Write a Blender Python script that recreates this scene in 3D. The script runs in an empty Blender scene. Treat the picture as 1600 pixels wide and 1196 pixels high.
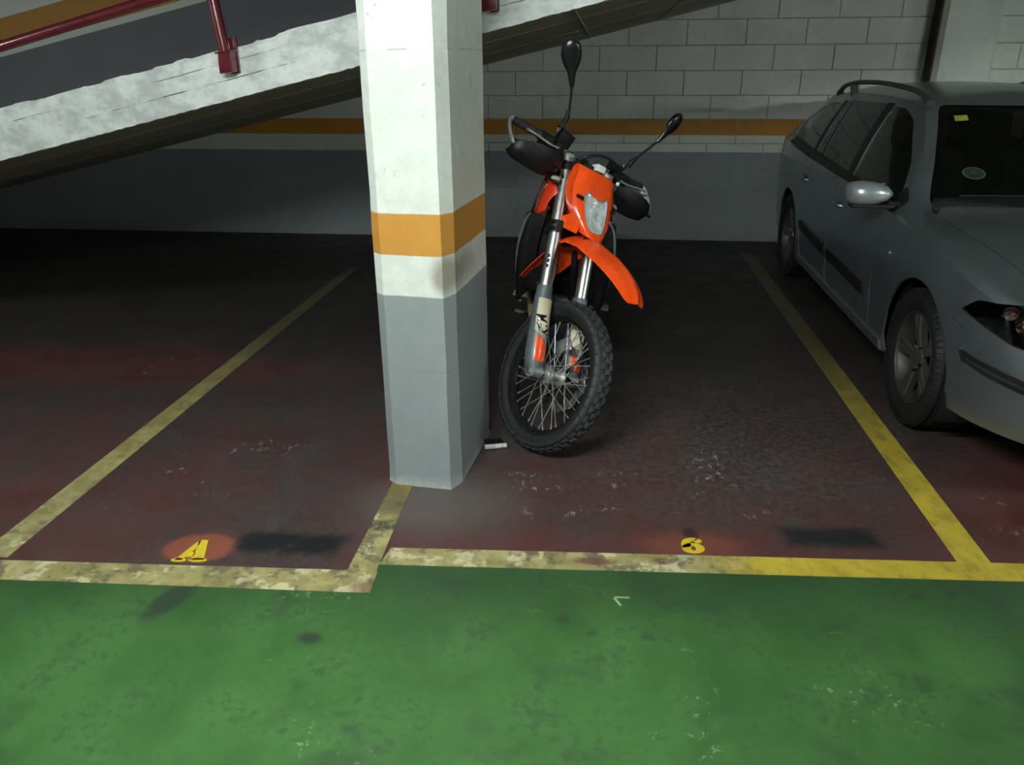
import bpy, bmesh, math, random
import numpy as np
from mathutils import Matrix, Vector
random.seed(7)
SC = bpy.context.scene
COL = SC.collection
PI = math.pi

# ------------------------------------------------------------------ camera, world, main light, exposure
CAM_Z = 1.55
PITCH, YAW, ROLL, FPX = 0.39072944, -0.1152829, -0.00565243, 1203.14
def camera():
    cy, sy = math.cos(YAW), math.sin(YAW)
    F = Vector((sy*math.cos(PITCH), cy*math.cos(PITCH), -math.sin(PITCH)))
    rt = Vector((cy, -sy, 0)); up = rt.cross(F)
    c, s = math.cos(ROLL), math.sin(ROLL)
    r2 = c*rt + s*up; u2 = -s*rt + c*up
    m = Matrix((r2, u2, -F)).transposed().to_4x4()
    m.translation = (0, 0, CAM_Z)
    cd = bpy.data.cameras.new('camera'); cd.sensor_fit = 'HORIZONTAL'; cd.sensor_width = 36
    cd.lens = FPX/1600*36; cd.clip_start = 0.05
    o = bpy.data.objects.new('camera', cd); COL.objects.link(o); o.matrix_world = m
    SC.camera = o
camera()
W = bpy.data.worlds.new('world'); SC.world = W; W.use_nodes = True
W.node_tree.nodes['Background'].inputs[0].default_value = (0.75, 0.85, 0.85, 1)
W.node_tree.nodes['Background'].inputs[1].default_value = 0.02
TUBE_GLOW = 390.0
LAMP_COLOR = (0.93, 1.0, 0.965)
# twin tube battens over the lane: (x, y)
LAMPS = [(-.75, 0.42), (-6.2, 0.42), (5.3, 0.42), (10.4, 0.42)]
SC.cycles.adaptive_threshold = .02; SC.cycles.max_bounces = 4; SC.cycles.diffuse_bounces = 3; SC.cycles.glossy_bounces = 2; SC.cycles.transmission_bounces = 4; SC.cycles.transparent_max_bounces = 10
vs = SC.view_settings
vs.view_transform = 'Standard'; vs.look = 'None'; vs.exposure = 0.0; vs.gamma = 1.0; vs.use_curve_mapping = False

# ------------------------------------------------------------------ node helpers
def srgb(r, g, b):
    f = lambda c: c/12.92 if c <= 0.04045 else ((c+0.055)/1.055)**2.4
    return (f(r/255), f(g/255), f(b/255), 1)
class NT:
    def __init__(s, name):
        s.m = bpy.data.materials.new(name); s.m.use_nodes = True
        s.t = s.m.node_tree; s.N = s.t.nodes; s.L = s.t.links
        s.b = s.N['Principled BSDF']; s.out = s.N['Material Output']
        s._pos = None; s.cache = {}
    def put(s, sock, v):
        if isinstance(v, bpy.types.NodeSocket): s.L.new(v, sock)
        elif isinstance(v, (tuple, list)) and len(v) == 3 and sock.type == 'RGBA': sock.default_value = (*v, 1)
        else: sock.default_value = v
    def pos(s):
        if s._pos is None: s._pos = s.N.new('ShaderNodeNewGeometry').outputs['Position']
        return s._pos
    def obj(s): return s.N.new('ShaderNodeTexCoord').outputs['Object']
    def xyz(s, v=None):
        if v is None and 'xyz' in s.cache: return s.cache['xyz']
        n = s.N.new('ShaderNodeSeparateXYZ'); s.L.new(v or s.pos(), n.inputs[0])
        if v is None: s.cache['xyz'] = n.outputs
        return n.outputs
    def ma(s, op, a, b=0.0, c=0.0, clamp=False):
        n = s.N.new('ShaderNodeMath'); n.operation = op; n.use_clamp = clamp
        for i, v in enumerate((a, b, c)): s.put(n.inputs[i], v)
        return n.outputs[0]
    def add(s, a, b): return s.ma('ADD', a, b)
    def mul(s, a, b): return s.ma('MULTIPLY', a, b)
    def sub(s, a, b): return s.ma('SUBTRACT', a, b)
    def mx(s, a, b): return s.ma('MAXIMUM', a, b)
    def step(s, v, lo, hi, a=0.0, b=1.0):
        n = s.N.new('ShaderNodeMapRange'); n.interpolation_type = 'SMOOTHSTEP'
        for i, q in enumerate((v, lo, hi, a, b)): s.put(n.inputs[i], q)
        return n.outputs[0]
    def mix(s, f, a, b):
        n = s.N.new('ShaderNodeMix'); n.data_type = 'RGBA'
        s.put(n.inputs[0], f); s.put(n.inputs[6], a); s.put(n.inputs[7], b)
        return n.outputs[2]
    def noise(s, scale=5, detail=4, rough=.55, vec=None, scl=None, dist=0.0):
        key = (scale, detail, rough, scl, dist, vec is None)
        if vec is None and key in s.cache: return s.cache[key]
        r = s._noise(scale, min(detail, 3), rough, vec, scl, dist)
        if vec is None: s.cache[key] = r
        return r
    def _noise(s, scale, detail, rough, vec, scl, dist):
        v = vec or s.pos()
        if scl:
            mp = s.N.new('ShaderNodeMapping'); s.L.new(v, mp.inputs[0]); mp.inputs['Scale'].default_value = scl; v = mp.outputs[0]
        n = s.N.new('ShaderNodeTexNoise'); s.L.new(v, n.inputs['Vector'])
        n.inputs['Scale'].default_value = scale; n.inputs['Detail'].default_value = detail
        n.inputs['Roughness'].default_value = rough; n.inputs['Distortion'].default_value = dist
        return n.outputs[0]
    def ell(s, cx, cy, rx, ry, ang=0, soft=.4, wob=.0, wsc=8, ax=(0, 1)):
        o = s.xyz(); x = s.sub(o[ax[0]], cx); y = s.sub(o[ax[1]], cy)
        c, n_ = math.cos(ang), math.sin(ang)
        u = s.mul(s.add(s.mul(x, c), s.mul(y, n_)), 1/rx); v = s.mul(s.sub(s.mul(y, c), s.mul(x, n_)), 1/ry)
        r = s.ma('SQRT', s.add(s.mul(u, u), s.mul(v, v)))
        if wob: r = s.add(r, s.mul(s.sub(s.noise(5 if wsc < 8 else 16, 3), .5), wob))
        return s.step(r, 1+soft, 1-soft)
    def rbox(s, cx, cy, rx, ry, ang=0, soft=.05, wob=0, wsc=8, ax=(0, 1)):
        o = s.xyz(); x = s.sub(o[ax[0]], cx); y = s.sub(o[ax[1]], cy)
        c, n_ = math.cos(ang), math.sin(ang)
        u = s.sub(s.ma('ABSOLUTE', s.add(s.mul(x, c), s.mul(y, n_))), rx); v = s.sub(s.ma('ABSOLUTE', s.sub(s.mul(y, c), s.mul(x, n_))), ry)
        r = s.mx(u, v)
        if wob: r = s.add(r, s.mul(s.sub(s.noise(5 if wsc < 8 else 16, 3), .5), wob))
        return s.step(r, soft, -soft)
    def bump(s, h, strength=.2, dist=.01):
        n = s.N.new('ShaderNodeBump'); n.inputs['Strength'].default_value = strength; n.inputs['Distance'].default_value = dist
        s.L.new(h, n.inputs['Height']); s.L.new(n.outputs[0], s.b.inputs['Normal'])
    def fin(s, col, rough=.6, metal=0.0, spec=.5, **kw):
        s.put(s.b.inputs['Base Color'], col); s.put(s.b.inputs['Roughness'], rough); s.put(s.b.inputs['Metallic'], metal)
        s.put(s.b.inputs['Specular IOR Level'], spec)
        for k, v in kw.items(): s.put(s.b.inputs[k.replace('_', ' ')], v)
        return s.m
MATS = {}
def mat(name, col, rough=.5, metal=0.0, spec=.5, var=.12, vs_=30, bump=0.0, bscale=200, coat=0.0, rv=.05):
    """plain procedural material: colour with slight noise variation and fine relief"""
    if name in MATS: return MATS[name]
    n = NT(name); v = n.obj()
    f = n.noise(vs_, 3, .6, v)
    c = n.mix(n.step(f, .3, .7), tuple(x*(1-var) for x in col[:3]), tuple(min(1, x*(1+var)) for x in col[:3]))
    r = n.step(f, .2, .8, max(0, rough-(.012 if metal > .5 else rv)), min(1, rough+(.012 if metal > .5 else rv)))
    if bump: n.bump(n.noise(bscale, 2, .5, v), bump, .002)
    m = n.fin(c, r, metal, spec)
    if coat: n.b.inputs['Coat Weight'].default_value = coat; n.b.inputs['Coat Roughness'].default_value = .08
    MATS[name] = m
    return m

# ------------------------------------------------------------------ mesh helpers
def finish(me, smooth=40):
    bm = bmesh.new(); bm.from_mesh(me)
    bmesh.ops.recalc_face_normals(bm, faces=bm.faces)
    bm.to_mesh(me); bm.free()
    if smooth:
        me.polygons.foreach_set('use_smooth', [True]*len(me.polygons))
        me.set_sharp_from_angle(angle=math.radians(smooth))
    return me
class MB:
    def __init__(s): s.v = []; s.f = []
    def add(s, vs_, fs):
        k = len(s.v); s.v += [tuple(p) for p in vs_]; s.f += [tuple(i+k for i in f) for f in fs]; return s
    def box(s, c, d, R=None):
        x, y, z = (q/2 for q in d)
        vs_ = [Vector((a*x, b*y, e*z)) for a in (-1, 1) for b in (-1, 1) for e in (-1, 1)]
        if R is not None: vs_ = [R @ q for q in vs_]
        vs_ = [q+Vector(c) for q in vs_]
        return s.add(vs_, [(0, 1, 3, 2), (4, 6, 7, 5), (0, 4, 5, 1), (2, 3, 7, 6), (0, 2, 6, 4), (1, 5, 7, 3)])
    def tube(s, path, r, seg=12, cap=True, flat=None):
        """swept circle along a path; r a number or one per point; flat=(a,b) scales the two section axes"""
        P = [Vector(p) for p in path]; n = len(P)
        rs = [r]*n if isinstance(r, (int, float)) else list(r)
        T = [(P[min(i+1, n-1)]-P[max(i-1, 0)]).normalized() for i in range(n)]
        a = Vector((0, 0, 1)) if abs(T[0].z) < .9 else Vector((0, 1, 0))
        nrm = (a - T[0]*a.dot(T[0])).normalized()
        rings = []
        for i in range(n):
            nrm = (nrm - T[i]*nrm.dot(T[i])).normalized(); bi = T[i].cross(nrm)
            fa, fb = flat or (1, 1)
            rings.append([P[i] + (nrm*math.cos(2*PI*k/seg)*fa + bi*math.sin(2*PI*k/seg)*fb)*rs[i] for k in range(seg)])
        return s.loft(rings, True, cap)
    def loft(s, rings, closed=True, cap=True):
        m = len(rings[0]); vs_ = [p for r in rings for p in r]; fs = []
        for i in range(len(rings)-1):
            for k in range(m if closed else m-1):
                k2 = (k+1) % m
                fs.append((i*m+k, i*m+k2, (i+1)*m+k2, (i+1)*m+k))
        if cap and closed:
            fs.append(tuple(range(m-1, -1, -1))); fs.append(tuple((len(rings)-1)*m+k for k in range(m)))
        return s.add(vs_, fs)
    def lathe(s, prof, c=(0, 0, 0), axis='x', seg=48, closed=False):
        """prof: (along axis, radius)"""
        rings = []
        for k in range(seg):
            a = 2*PI*k/seg; ca, sa = math.cos(a), math.sin(a)
            ring = []
            for t, r in prof:
                p = {'x': (t, r*sa, r*ca), 'y': (r*sa, t, r*ca), 'z': (r*sa, r*ca, t)}[axis]
                ring.append((p[0]+c[0], p[1]+c[1], p[2]+c[2]))
            rings.append(ring)
        m = len(prof); vs_ = [p for r in rings for p in r]; fs = []
        for i in range(seg):
            j = (i+1) % seg
            for k in range(m if closed else m-1):
                k2 = (k+1) % m
                fs.append((i*m+k, i*m+k2, j*m+k2, j*m+k))
        return s.add(vs_, fs)
    def prism(s, poly, d0, d1, plane='xy'):
        def P(u, v, w): return {'xy': (u, v, w), 'xz': (u, w, v), 'yz': (w, u, v)}[plane]
        n = len(poly); vs_ = [P(u, v, d0) for u, v in poly] + [P(u, v, d1) for u, v in poly]
        fs = [tuple(range(n-1, -1, -1)), tuple(range(n, 2*n))] + [(i, (i+1) % n, n+(i+1) % n, n+i) for i in range(n)]
        return s.add(vs_, fs)
    def ellip(s, c, r, R=None, nu=16, nv=10):
        vs_ = []; fs = []
        for j in range(nv+1):
            t = PI*j/nv
            for i in range(nu):
                a = 2*PI*i/nu
                p = Vector((r[0]*math.sin(t)*math.cos(a), r[1]*math.sin(t)*math.sin(a), r[2]*math.cos(t)))
                if R is not None: p = R @ p
                vs_.append(p+Vector(c))
        for j in range(nv):
            for i in range(nu): fs.append((j*nu+i, j*nu+(i+1) % nu, (j+1)*nu+(i+1) % nu, (j+1)*nu+i))
        return s.add(vs_, fs)
    def mesh(s, name='m', M=None, bevel=0, smooth=40, seg=2):
        me = bpy.data.meshes.new(name); vv = s.v
        if M is not None: vv = [tuple(M @ Vector(p)) for p in vv]
        me.from_pydata(vv, [], s.f); me.validate()
        if bevel or True:
            bm = bmesh.new(); bm.from_mesh(me)
            bmesh.ops.remove_doubles(bm, verts=bm.verts, dist=1e-6)
            if bevel:
                bmesh.ops.recalc_face_normals(bm, faces=bm.faces)
                es = [e for e in bm.edges if len(e.link_faces) == 2 and e.calc_face_angle(0) > math.radians(28)]
                bmesh.ops.bevel(bm, geom=es, offset=bevel, segments=seg, profile=.6, affect='EDGES', clamp_overlap=True)
            bm.to_mesh(me); bm.free()
        return finish(me, smooth)
    def build(s, name, m, parent=None, M=None, bevel=0, smooth=40, seg=2):
        return link(name, s.mesh(name, M, bevel, smooth, seg), m, parent)
def link(name, me, m, parent=None):
    o = bpy.data.objects.new(name, me); COL.objects.link(o)
    if m is not None and me is not None:
        me.materials.clear(); me.materials.append(m)
    if parent is not None: o.parent = parent
    return o
def empty(name, loc=(0, 0, 0)):
    o = bpy.data.objects.new(name, None); COL.objects.link(o); o.location = loc; o.empty_display_size = .1
    return o
def tag(o, label=None, cat=None, group=None, kind=None):
    for k, v in (('label', label), ('category', cat), ('group', group), ('kind', kind)):
        if v: o[k] = v
    return o
def boolean(me, cut, op='DIFFERENCE'):
    a = bpy.data.objects.new('a', me); b = bpy.data.objects.new('b', cut)
    COL.objects.link(a); COL.objects.link(b)
    md = a.modifiers.new('b', 'BOOLEAN'); md.operation = op; md.object = b; md.solver = 'EXACT'
    dg = bpy.context.evaluated_depsgraph_get()
    r = bpy.data.meshes.new_from_object(a.evaluated_get(dg))
    bpy.data.objects.remove(a); bpy.data.objects.remove(b)
    return r
def text_mesh(txt, size, bold=0.0, depth=.0006):
    cu = bpy.data.curves.new('t', 'FONT'); cu.body = txt; cu.size = size; cu.offset = bold; cu.extrude = depth
    cu.align_x = 'CENTER'; cu.align_y = 'CENTER'; cu.resolution_u = 3
    o = bpy.data.objects.new('t', cu); COL.objects.link(o)
    dg = bpy.context.evaluated_depsgraph_get()
    me = bpy.data.meshes.new_from_object(o.evaluated_get(dg)); bpy.data.objects.remove(o)
    return me
def pchip(xs, ys):
    xs = np.array(xs, float); ys = np.array(ys, float); h = np.diff(xs); d = np.diff(ys)/h
    m = np.zeros(len(xs)); m[0] = d[0]; m[-1] = d[-1]
    for i in range(1, len(xs)-1):
        if d[i-1]*d[i] > 0:
            w1 = 2*h[i]+h[i-1]; w2 = h[i]+2*h[i-1]; m[i] = (w1+w2)/(w1/d[i-1]+w2/d[i])
    def f(x):
        x = min(max(x, xs[0]), xs[-1]); i = int(min(max(np.searchsorted(xs, x)-1, 0), len(xs)-2))
        t = (x-xs[i])/h[i]
        return float((1+2*t)*(1-t)**2*ys[i] + t*(1-t)**2*h[i]*m[i] + t*t*(3-2*t)*ys[i+1] + t*t*(t-1)*h[i]*m[i+1])
    return f
def smooth_path(P, n=6):
    """Catmull-Rom through the points"""
    P = [Vector(p) for p in P]; out = []
    for i in range(len(P)-1):
        a = P[max(i-1, 0)]; b = P[i]; c = P[i+1]; d = P[min(i+2, len(P)-1)]
        for k in range(n):
            t = k/n
            out.append(.5*((2*b)+(c-a)*t+(2*a-5*b+4*c-d)*t*t+(3*b-a-3*c+d)*t**3))
    out.append(P[-1]); return out

# ------------------------------------------------------------------ the garage: materials
def soffit(x): return 1.805+.2285*x            # underside of the ramp
YW = 7.44                                       # face of the back wall
def band_mat(name, z1, z2, z3, dirty=False):
    """paint: grey plinth, white line, orange stripe, white above"""
    n = NT(name); o = n.xyz(); z = o[2]
    z = n.add(z, n.mul(n.sub(n.noise(9, 2), .5), .006))
    big = n.noise(1.6, 5, .6); fine = n.noise(22, 4, .65); spk = n.noise(70, 2, .5)
    wv = n.step(n.add(n.mul(big, .6), n.mul(fine, .4)), .35, .68)
    white = n.mix(wv, (.60, .63, .58), (.74, .77, .72))
    grey = n.mix(wv, (.235, .26, .27), (.285, .31, .32))
    orange = n.mix(wv, (.50, .23, .04), (.58, .285, .055))
    c = n.mix(n.step(z, z1-.002, z1+.002), grey, white)
    c = n.mix(n.step(z, z2-.002, z2+.002), c, orange)
    c = n.mix(n.step(z, z3-.002, z3+.002), c, white)
    if dirty:
        sc = n.mul(n.mul(n.step(n.noise(30, 3, .7, scl=(1, 1, .7)), .61, .68), n.step(n.noise(3.5, 3), .48, .6)), .5)
        c = n.mix(sc, c, (.25, .26, .24))
        st = n.mul(n.ell(-.538, .862, .048, .066, 0, .5, .5, 14, (0, 2)), .75)
        c = n.mix(st, c, (.21, .17, .115))
        seam = n.mul(n.mx(n.rbox(-.66, .492, 1, .0022, .02, .003, .006, 30, (0, 2)), n.rbox(-.66, 1.60, 1, .0018, .02, .003, .006, 30, (0, 2))), n.step(n.noise(14, 3), .42, .6))
        c = n.mix(n.mul(seam, .7), c, (.2, .2, .19))
        c = n.mix(n.mul(n.step(o[2], .055, .0), .5), c, n.mix(spk, (.2, .19, .17), (.6, .6, .56)))
    h = n.add(n.mul(fine, .6), n.mul(spk, .4))
    n.bump(h, .25 if dirty else .35, .006)
    return n.fin(c, n.step(fine, .3, .7, .5, .68), 0, .35)
M_wall = band_mat('painted_block', .81, .957, 1.098)
M_pillar = band_mat('painted_concrete', .782, .931, 1.078, True)
def upper_mat():
    n = NT('painted_ramp_wall'); o = n.xyz()
    t = n.sub(o[2], n.add(n.mul(o[0], .2127), 1.646+5.807*.2127))
    wv = n.noise(2, 5, .6)
    grey = n.mix(wv, (.13, .14, .16), (.18, .19, .21)); white = n.mix(wv, (.55, .57, .53), (.7, .72, .68)); orange = n.mix(wv, (.38, .19, .05), (.5, .25, .07))
    c = n.mix(n.step(t, -.003, .003), grey, white)
    c = n.mix(n.step(t, .054, .060), c, orange)
    c = n.mix(n.step(t, .315, .321), c, white)
    n.bump(n.noise(40, 3), .2, .004)
    return n.fin(c, .6, 0, .3)
M_upper = upper_mat()
def fascia_mat():
    n = NT('whitewashed_concrete'); 
    a = n.noise(7, 6, .7, scl=(1, 1, 1.6)); b = n.noise(34, 4, .65)
    drip = n.noise(9, 3, .5, scl=(1, 1, .12))
    c = n.mix(n.step(a, .30, .66), (.46, .48, .475), (.70, .73, .715))
    c = n.mix(n.mul(n.step(drip, .55, .7), .5), c, (.80, .82, .80))
    c = n.mix(n.mul(n.step(b, .66, .76), .45), c, (.25, .25, .24))
    o = n.xyz(); t = n.sub(o[2], n.mul(o[0], .2285))
    for q, w in ((1.892, .0022), (1.965, .0016)):
        l = n.step(n.ma('ABSOLUTE', n.add(n.sub(t, q), n.mul(n.sub(n.noise(12, 3), .5), .01))), w*1.8, w*.4)
        c = n.mix(n.mul(l, n.step(n.noise(5, 3), .45, .6)), c, (.09, .09, .085))
    n.bump(n.add(a, n.mul(b, .5)), .5, .012)
    return n.fin(c, .75, 0, .25)
M_fascia = fascia_mat()
def soffit_mat():
    n = NT('bare_ramp_concrete'); o = n.xyz()
    a = n.noise(3, 5, .6, scl=(.5, 3, 1)); b = n.noise(26, 4, .65)
    c = n.mix(n.step(n.add(n.mul(a, .7), n.mul(b, .3)), .3, .7), (.42, .38, .31), (.54, .49, .41))
    c = n.mix(n.mul(n.step(n.noise(6, 3, .6, scl=(1, 5, 1)), .68, .74), .8), c, (.6, .57, .5))
    n.bump(n.add(a, b), .5, .012)
    return n.fin(c, .85, 0, .2)
M_soffit = soffit_mat()
M_ceil = mat('ceiling_paint', (.46, .47, .45), .8, 0, .2, .1, 4)
M_side = mat('far_wall_paint', (.36, .37, .36), .8, 0, .2, .1, 3)
M_brown = mat('dark_brown', (.065, .048, .03), .8, 0, .2, .3, 12)
M_red = mat('maroon_gloss_paint', srgb(92, 24, 34)[:3], .22, 0, .5, .08, 20, coat=.5)

def floor_mat():
    n = NT('painted_floor'); o = n.xyz(); X, Y = o[0], o[1]
    # red bays behind the front line, green lane before it
    fr = n.sub(Y, n.add(2.145, n.mul(n.add(X, .68), .0612)))
    fl = n.sub(Y, n.add(1.935, n.mul(n.add(X, 1.9), .058)))
    left = n.step(X, -.736, -.734, 1, 0)
    bay = n.mx(n.step(fr, -.002, .002), n.mul(left, n.step(fl, -.002, .002)))
    big = n.noise(.9, 5, .6); mid = n.noise(4.5, 6, .62); fine = n.noise(38, 4, .7); streak = n.noise(2.2, 5, .62, scl=(1, .35, 1))
    # bay: red paint under a coat of tyre grime, its colour darkened rearwards to paint in light falloff
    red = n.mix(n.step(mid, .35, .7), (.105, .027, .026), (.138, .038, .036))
    dirt_falloff = n.mix(n.step(Y, 2.7, 5.2), n.mix(n.step(fine, .3, .7), (.040, .030, .030), (.062, .048, .047)), n.mix(n.step(fine, .3, .7), (.020, .018, .017), (.034, .031, .029)))
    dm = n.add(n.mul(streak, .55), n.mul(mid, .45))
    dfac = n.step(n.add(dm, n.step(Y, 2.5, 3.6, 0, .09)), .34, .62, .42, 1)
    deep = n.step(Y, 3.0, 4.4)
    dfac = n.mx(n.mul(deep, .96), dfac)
    bare = n.mul(n.ell(-3.0, 3.75, 1.3, .26, .03, .6, 1.3, 3), .62)          # cleaner red strips
    bare = n.mx(bare, n.mul(n.ell(-2.45, 2.3, .5, .22, .2, .6, .9, 4), .55))
    bare = n.mx(bare, n.mul(n.ell(1.85, 2.6, .55, .5, 0, .5, .5, 4), .75))
    bare = n.mx(bare, n.mul(n.rbox(.3, 2.25, 1.1, .10, .0612, .12, .1, 5), .45))
    dfac = n.mul(dfac, n.sub(1, n.mul(bare, .85)))
    c = n.mix(dfac, red, dirt_falloff)
    # dark patches where old bay numbers were blacked out
    blk = n.mx(n.rbox(-1.035, 2.185, .185, .060, .03, .035, .10, 12), n.rbox(.855, 2.425, .160, .056, .06, .035, .09, 6))
    blk = n.mx(blk, n.mul(n.ell(.362, 2.395, .03, .035, 0, .3, .8, 30), .75))
    c = n.mix(n.mul(blk, n.step(mid, .1, .5, .78, 1.0)), c, (.011, .012, .014))
    # orange-red discs freshly sprayed round the A and the 6
    org = n.mx(n.ell(-1.345, 2.125, .125, .085, .1, .16, .1, 14), n.mul(n.ell(.36, 2.32, .16, .075, .06, .55, .2, 10), .55))
    c = n.mix(n.mul(org, n.sub(.9, n.mul(blk, .9))), c, n.mix(fine, (.21, .062, .034), (.27, .085, .048)))
    # scuffed pale marks
    sc = n.mul(n.step(n.noise(26, 5, .75, scl=(1.5, .8, 1)), .57, .63), n.step(n.noise(5, 3), .52, .62))
    zone = n.mx(n.ell(.47, 2.85, .36, .34, .2, .6, .5, 6), n.mx(n.ell(-2.62, 3.7, .34, .2, .5, .6, .4, 5), n.ell(-1.55, 2.75, .22, .42, -.5, .6, .5, 6)))
    zone = n.mx(zone, n.mx(n.ell(1.75, 2.62, .3, .25, 0, .6, .5), n.ell(-.05, 2.65, .28, .22, 0, .6, .5)))
    zone = n.mx(zone, n.mul(n.step(n.noise(1.7, 3), .58, .7), .55))
    c = n.mix(n.mul(n.mul(sc, zone), n.mul(bay, .8)), c, (.36, .33, .32))
    c = n.mix(n.mul(n.mul(n.ell(.75, 3.25, .75, .6, .2, .7, .6, 3), n.step(fine, .42, .66)), .4), c, (.135, .125, .12))
    c = n.mix(n.mul(n.ell(-.58, 2.50, .28, .20, .1, .7, .5, 6), .55), c, (.125, .115, .108))
    # green lane
    gw = n.add(n.mul(mid, .5), n.mul(streak, .5))
    g = n.mix(n.step(gw, .34, .64), (.036, .102, .028), (.062, .160, .044))
    g = n.mix(n.mul(n.step(n.add(n.mul(fine, .5), n.mul(mid, .5)), .50, .66), .7), g, (.030, .068, .030))
    g = n.mix(n.mul(n.step(n.noise(2.8, 5, .7), .50, .70), .65), g, (.028, .060, .030))
    st = n.mul(n.ell(-1.30, 1.845, .045, .105, -.35, .3, .5, 12), .85)
    st = n.mx(st, n.mul(n.ell(-.80, 1.722, .035, .024, 0, .4, .6, 20), .8))
    st = n.mx(st, n.mx(n.mul(n.ell(-.066, 1.885, .018, .018, 0, .4, .8, 30), .7), n.mul(n.ell(1.027, 2.109, .02, .013, 0, .4, .6, 30), .7)))
    st = n.mx(st, n.mx(n.mul(n.ell(.02, 1.83, .016, .012, 0, .4, .8, 30), .6), n.mul(n.ell(.18, 1.83, .02, .012, .4, .4, .8, 30), .5)))
    g = n.mix(st, g, (.030, .038, .033))
    g = n.mix(n.mul(n.step(n.sub(Y, n.mul(X, .06)), 1.72, 2.12), .62), g, (.020, .046, .021))
    chip = n.mul(n.step(n.noise(30, 5, .75), .60, .65), n.mx(n.step(n.noise(1.9, 3), .55, .68), n.ell(.3, 1.5, .05, .3, 0, .5, .6, 9)))
    g = n.mix(n.mul(chip, .7), g, (.24, .32, .20))
    lines = n.mx(n.rbox(.112, 2.008, .022, .0035, .05, .003, .004, 40), n.rbox(.098, 1.985, .004, .02, .5, .003, .004, 40))
    g = n.mix(n.mul(lines, .85), g, (.42, .50, .28))
    # pale scrape in the bays left by tyres
    c = n.mix(bay, g, c)
    n.bump(n.add(n.mul(fine, .6), n.mul(mid, .6)), .22, .006)
    r = n.add(n.step(mid, .3, .7, .34, .52), n.mul(n.mul(bay, dfac), .12))
    return n.fin(c, r, 0, .38)
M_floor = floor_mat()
def line_mat():
    n = NT('line_paint'); o = n.xyz(); X, Y = o[0], o[1]
    mid = n.noise(7, 6, .68); fine = n.noise(42, 4, .7); patch = n.noise(11, 5, .66)
    lf = n.step(X, -1.85, -1.9); frontal = n.add(n.mul(n.step(Y, 2.62, 2.5), n.sub(1, lf)), n.mul(n.step(Y, 2.75, 2.0), lf))                                   # the cross lines at the front
    worn = n.mul(frontal, n.step(X, .62, .35))
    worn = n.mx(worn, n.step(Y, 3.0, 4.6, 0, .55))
    worn = n.mx(worn, n.mul(n.step(X, -1.9, -1.95), n.step(Y, 2.0, 3.0, 1, .9)))
    fresh = n.mix(n.step(mid, .3, .7), (.45, .335, .035), (.62, .47, .055))
    olive = n.mix(n.step(mid, .35, .68), (.26, .225, .085), (.42, .37, .17))
    c = n.mix(worn, fresh, olive)
    rub = n.mul(n.mul(n.step(patch, .50, .60), frontal), worn)
    c = n.mix(n.mul(rub, .8), c, n.mix(fine, (.085, .072, .05), (.17, .145, .10)))
    pale = n.mul(n.mul(n.step(n.noise(9, 5, .7), .53, .62), worn), frontal)
    c = n.mix(n.mul(pale, .8), c, (.62, .57, .36))
    rd = n.mx(n.mul(n.ell(.02, 2.185, .07, .022, 0, .4, .9, 18), .85), n.mul(n.ell(.25, 2.21, .035, .02, 0, .4, .9, 18), .7))
    rd = n.mx(rd, n.mul(n.ell(-.70, 1.965, .06, .05, 0, .5, .9, 18), .55))
    c = n.mix(rd, c, (.14, .05, .048))
    gap = n.mul(n.ell(-.75, 2.33, .07, .035, 0, .3, .9, 30), .9)        # scraped through to the dark floor
    c = n.mix(n.mul(gap, n.step(fine, .35, .55)), c, (.05, .05, .04))
    dull = n.mul(n.mul(n.step(X, -.9, -.85), n.step(X, -.65, -.69)), n.step(Y, 2.38, 2.44))
    c = n.mix(n.mul(dull, .75), c, (.105, .088, .045))
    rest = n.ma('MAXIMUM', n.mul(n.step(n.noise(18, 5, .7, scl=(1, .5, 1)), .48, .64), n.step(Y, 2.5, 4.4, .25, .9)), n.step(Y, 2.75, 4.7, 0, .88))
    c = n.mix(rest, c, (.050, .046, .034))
    n.bump(fine, .2, .003)
    return n.fin(c, .55, 0, .35)
M_line = line_mat()
M_letter = mat('letter_paint', (.66, .49, .03), .5, 0, .4, .06, 30)

# ------------------------------------------------------------------ the garage: floor, walls, ceiling
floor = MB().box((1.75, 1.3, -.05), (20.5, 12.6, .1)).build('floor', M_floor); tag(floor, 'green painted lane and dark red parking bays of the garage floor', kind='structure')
def line(poly, h):
    return MB().prism(poly, 0, h).build('parking_line', M_line, floor, smooth=0)
line([(-2.085, 2.0), (-1.975, 2.0), (-1.985, 6.1), (-2.075, 6.1)], .0016)
line([(1.232, 2.29), (1.342, 2.29), (1.345, 6.9), (1.235, 6.9)], .0016)
line([(-.793, 1.99), (-.694, 1.99), (-.706, 2.66), (-.79, 2.66)], .0016)
line([(-3.6, 1.80), (-.684, 1.945), (-.690, 2.058), (-3.6, 1.888)], .0024)
line([(-.695, 2.095), (3.6, 2.362), (3.6, 2.458), (-.680, 2.192)], .0032)
def glyph(name, polys, org, w, h, ang, label):
    b = MB(); c, s = math.cos(ang), math.sin(ang)
    for P in polys:
        Q = [(org[0]+u*w*c-v*h*s, org[1]+u*w*s+v*h*c) for u, v in P]
        b.prism(Q, 0, .0035)
    o = b.build(name, M_letter, floor, smooth=0); o['label'] = label; return o
def arc(cx, cy, rx, ry, a0, a1, n=14): return [(cx+rx*math.cos(math.radians(a0+(a1-a0)*i/n)), cy+ry*math.sin(math.radians(a0+(a1-a0)*i/n))) for i in range(n+1)]
def ring_quads(cx, cy, ro, ri, a0, a1, n=20):
    A = arc(cx, cy, *ro, a0, a1, n); B = arc(cx, cy, *ri, a0, a1, n)
    return [[A[i], A[i+1], B[i+1], B[i]] for i in range(n)]
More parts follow.
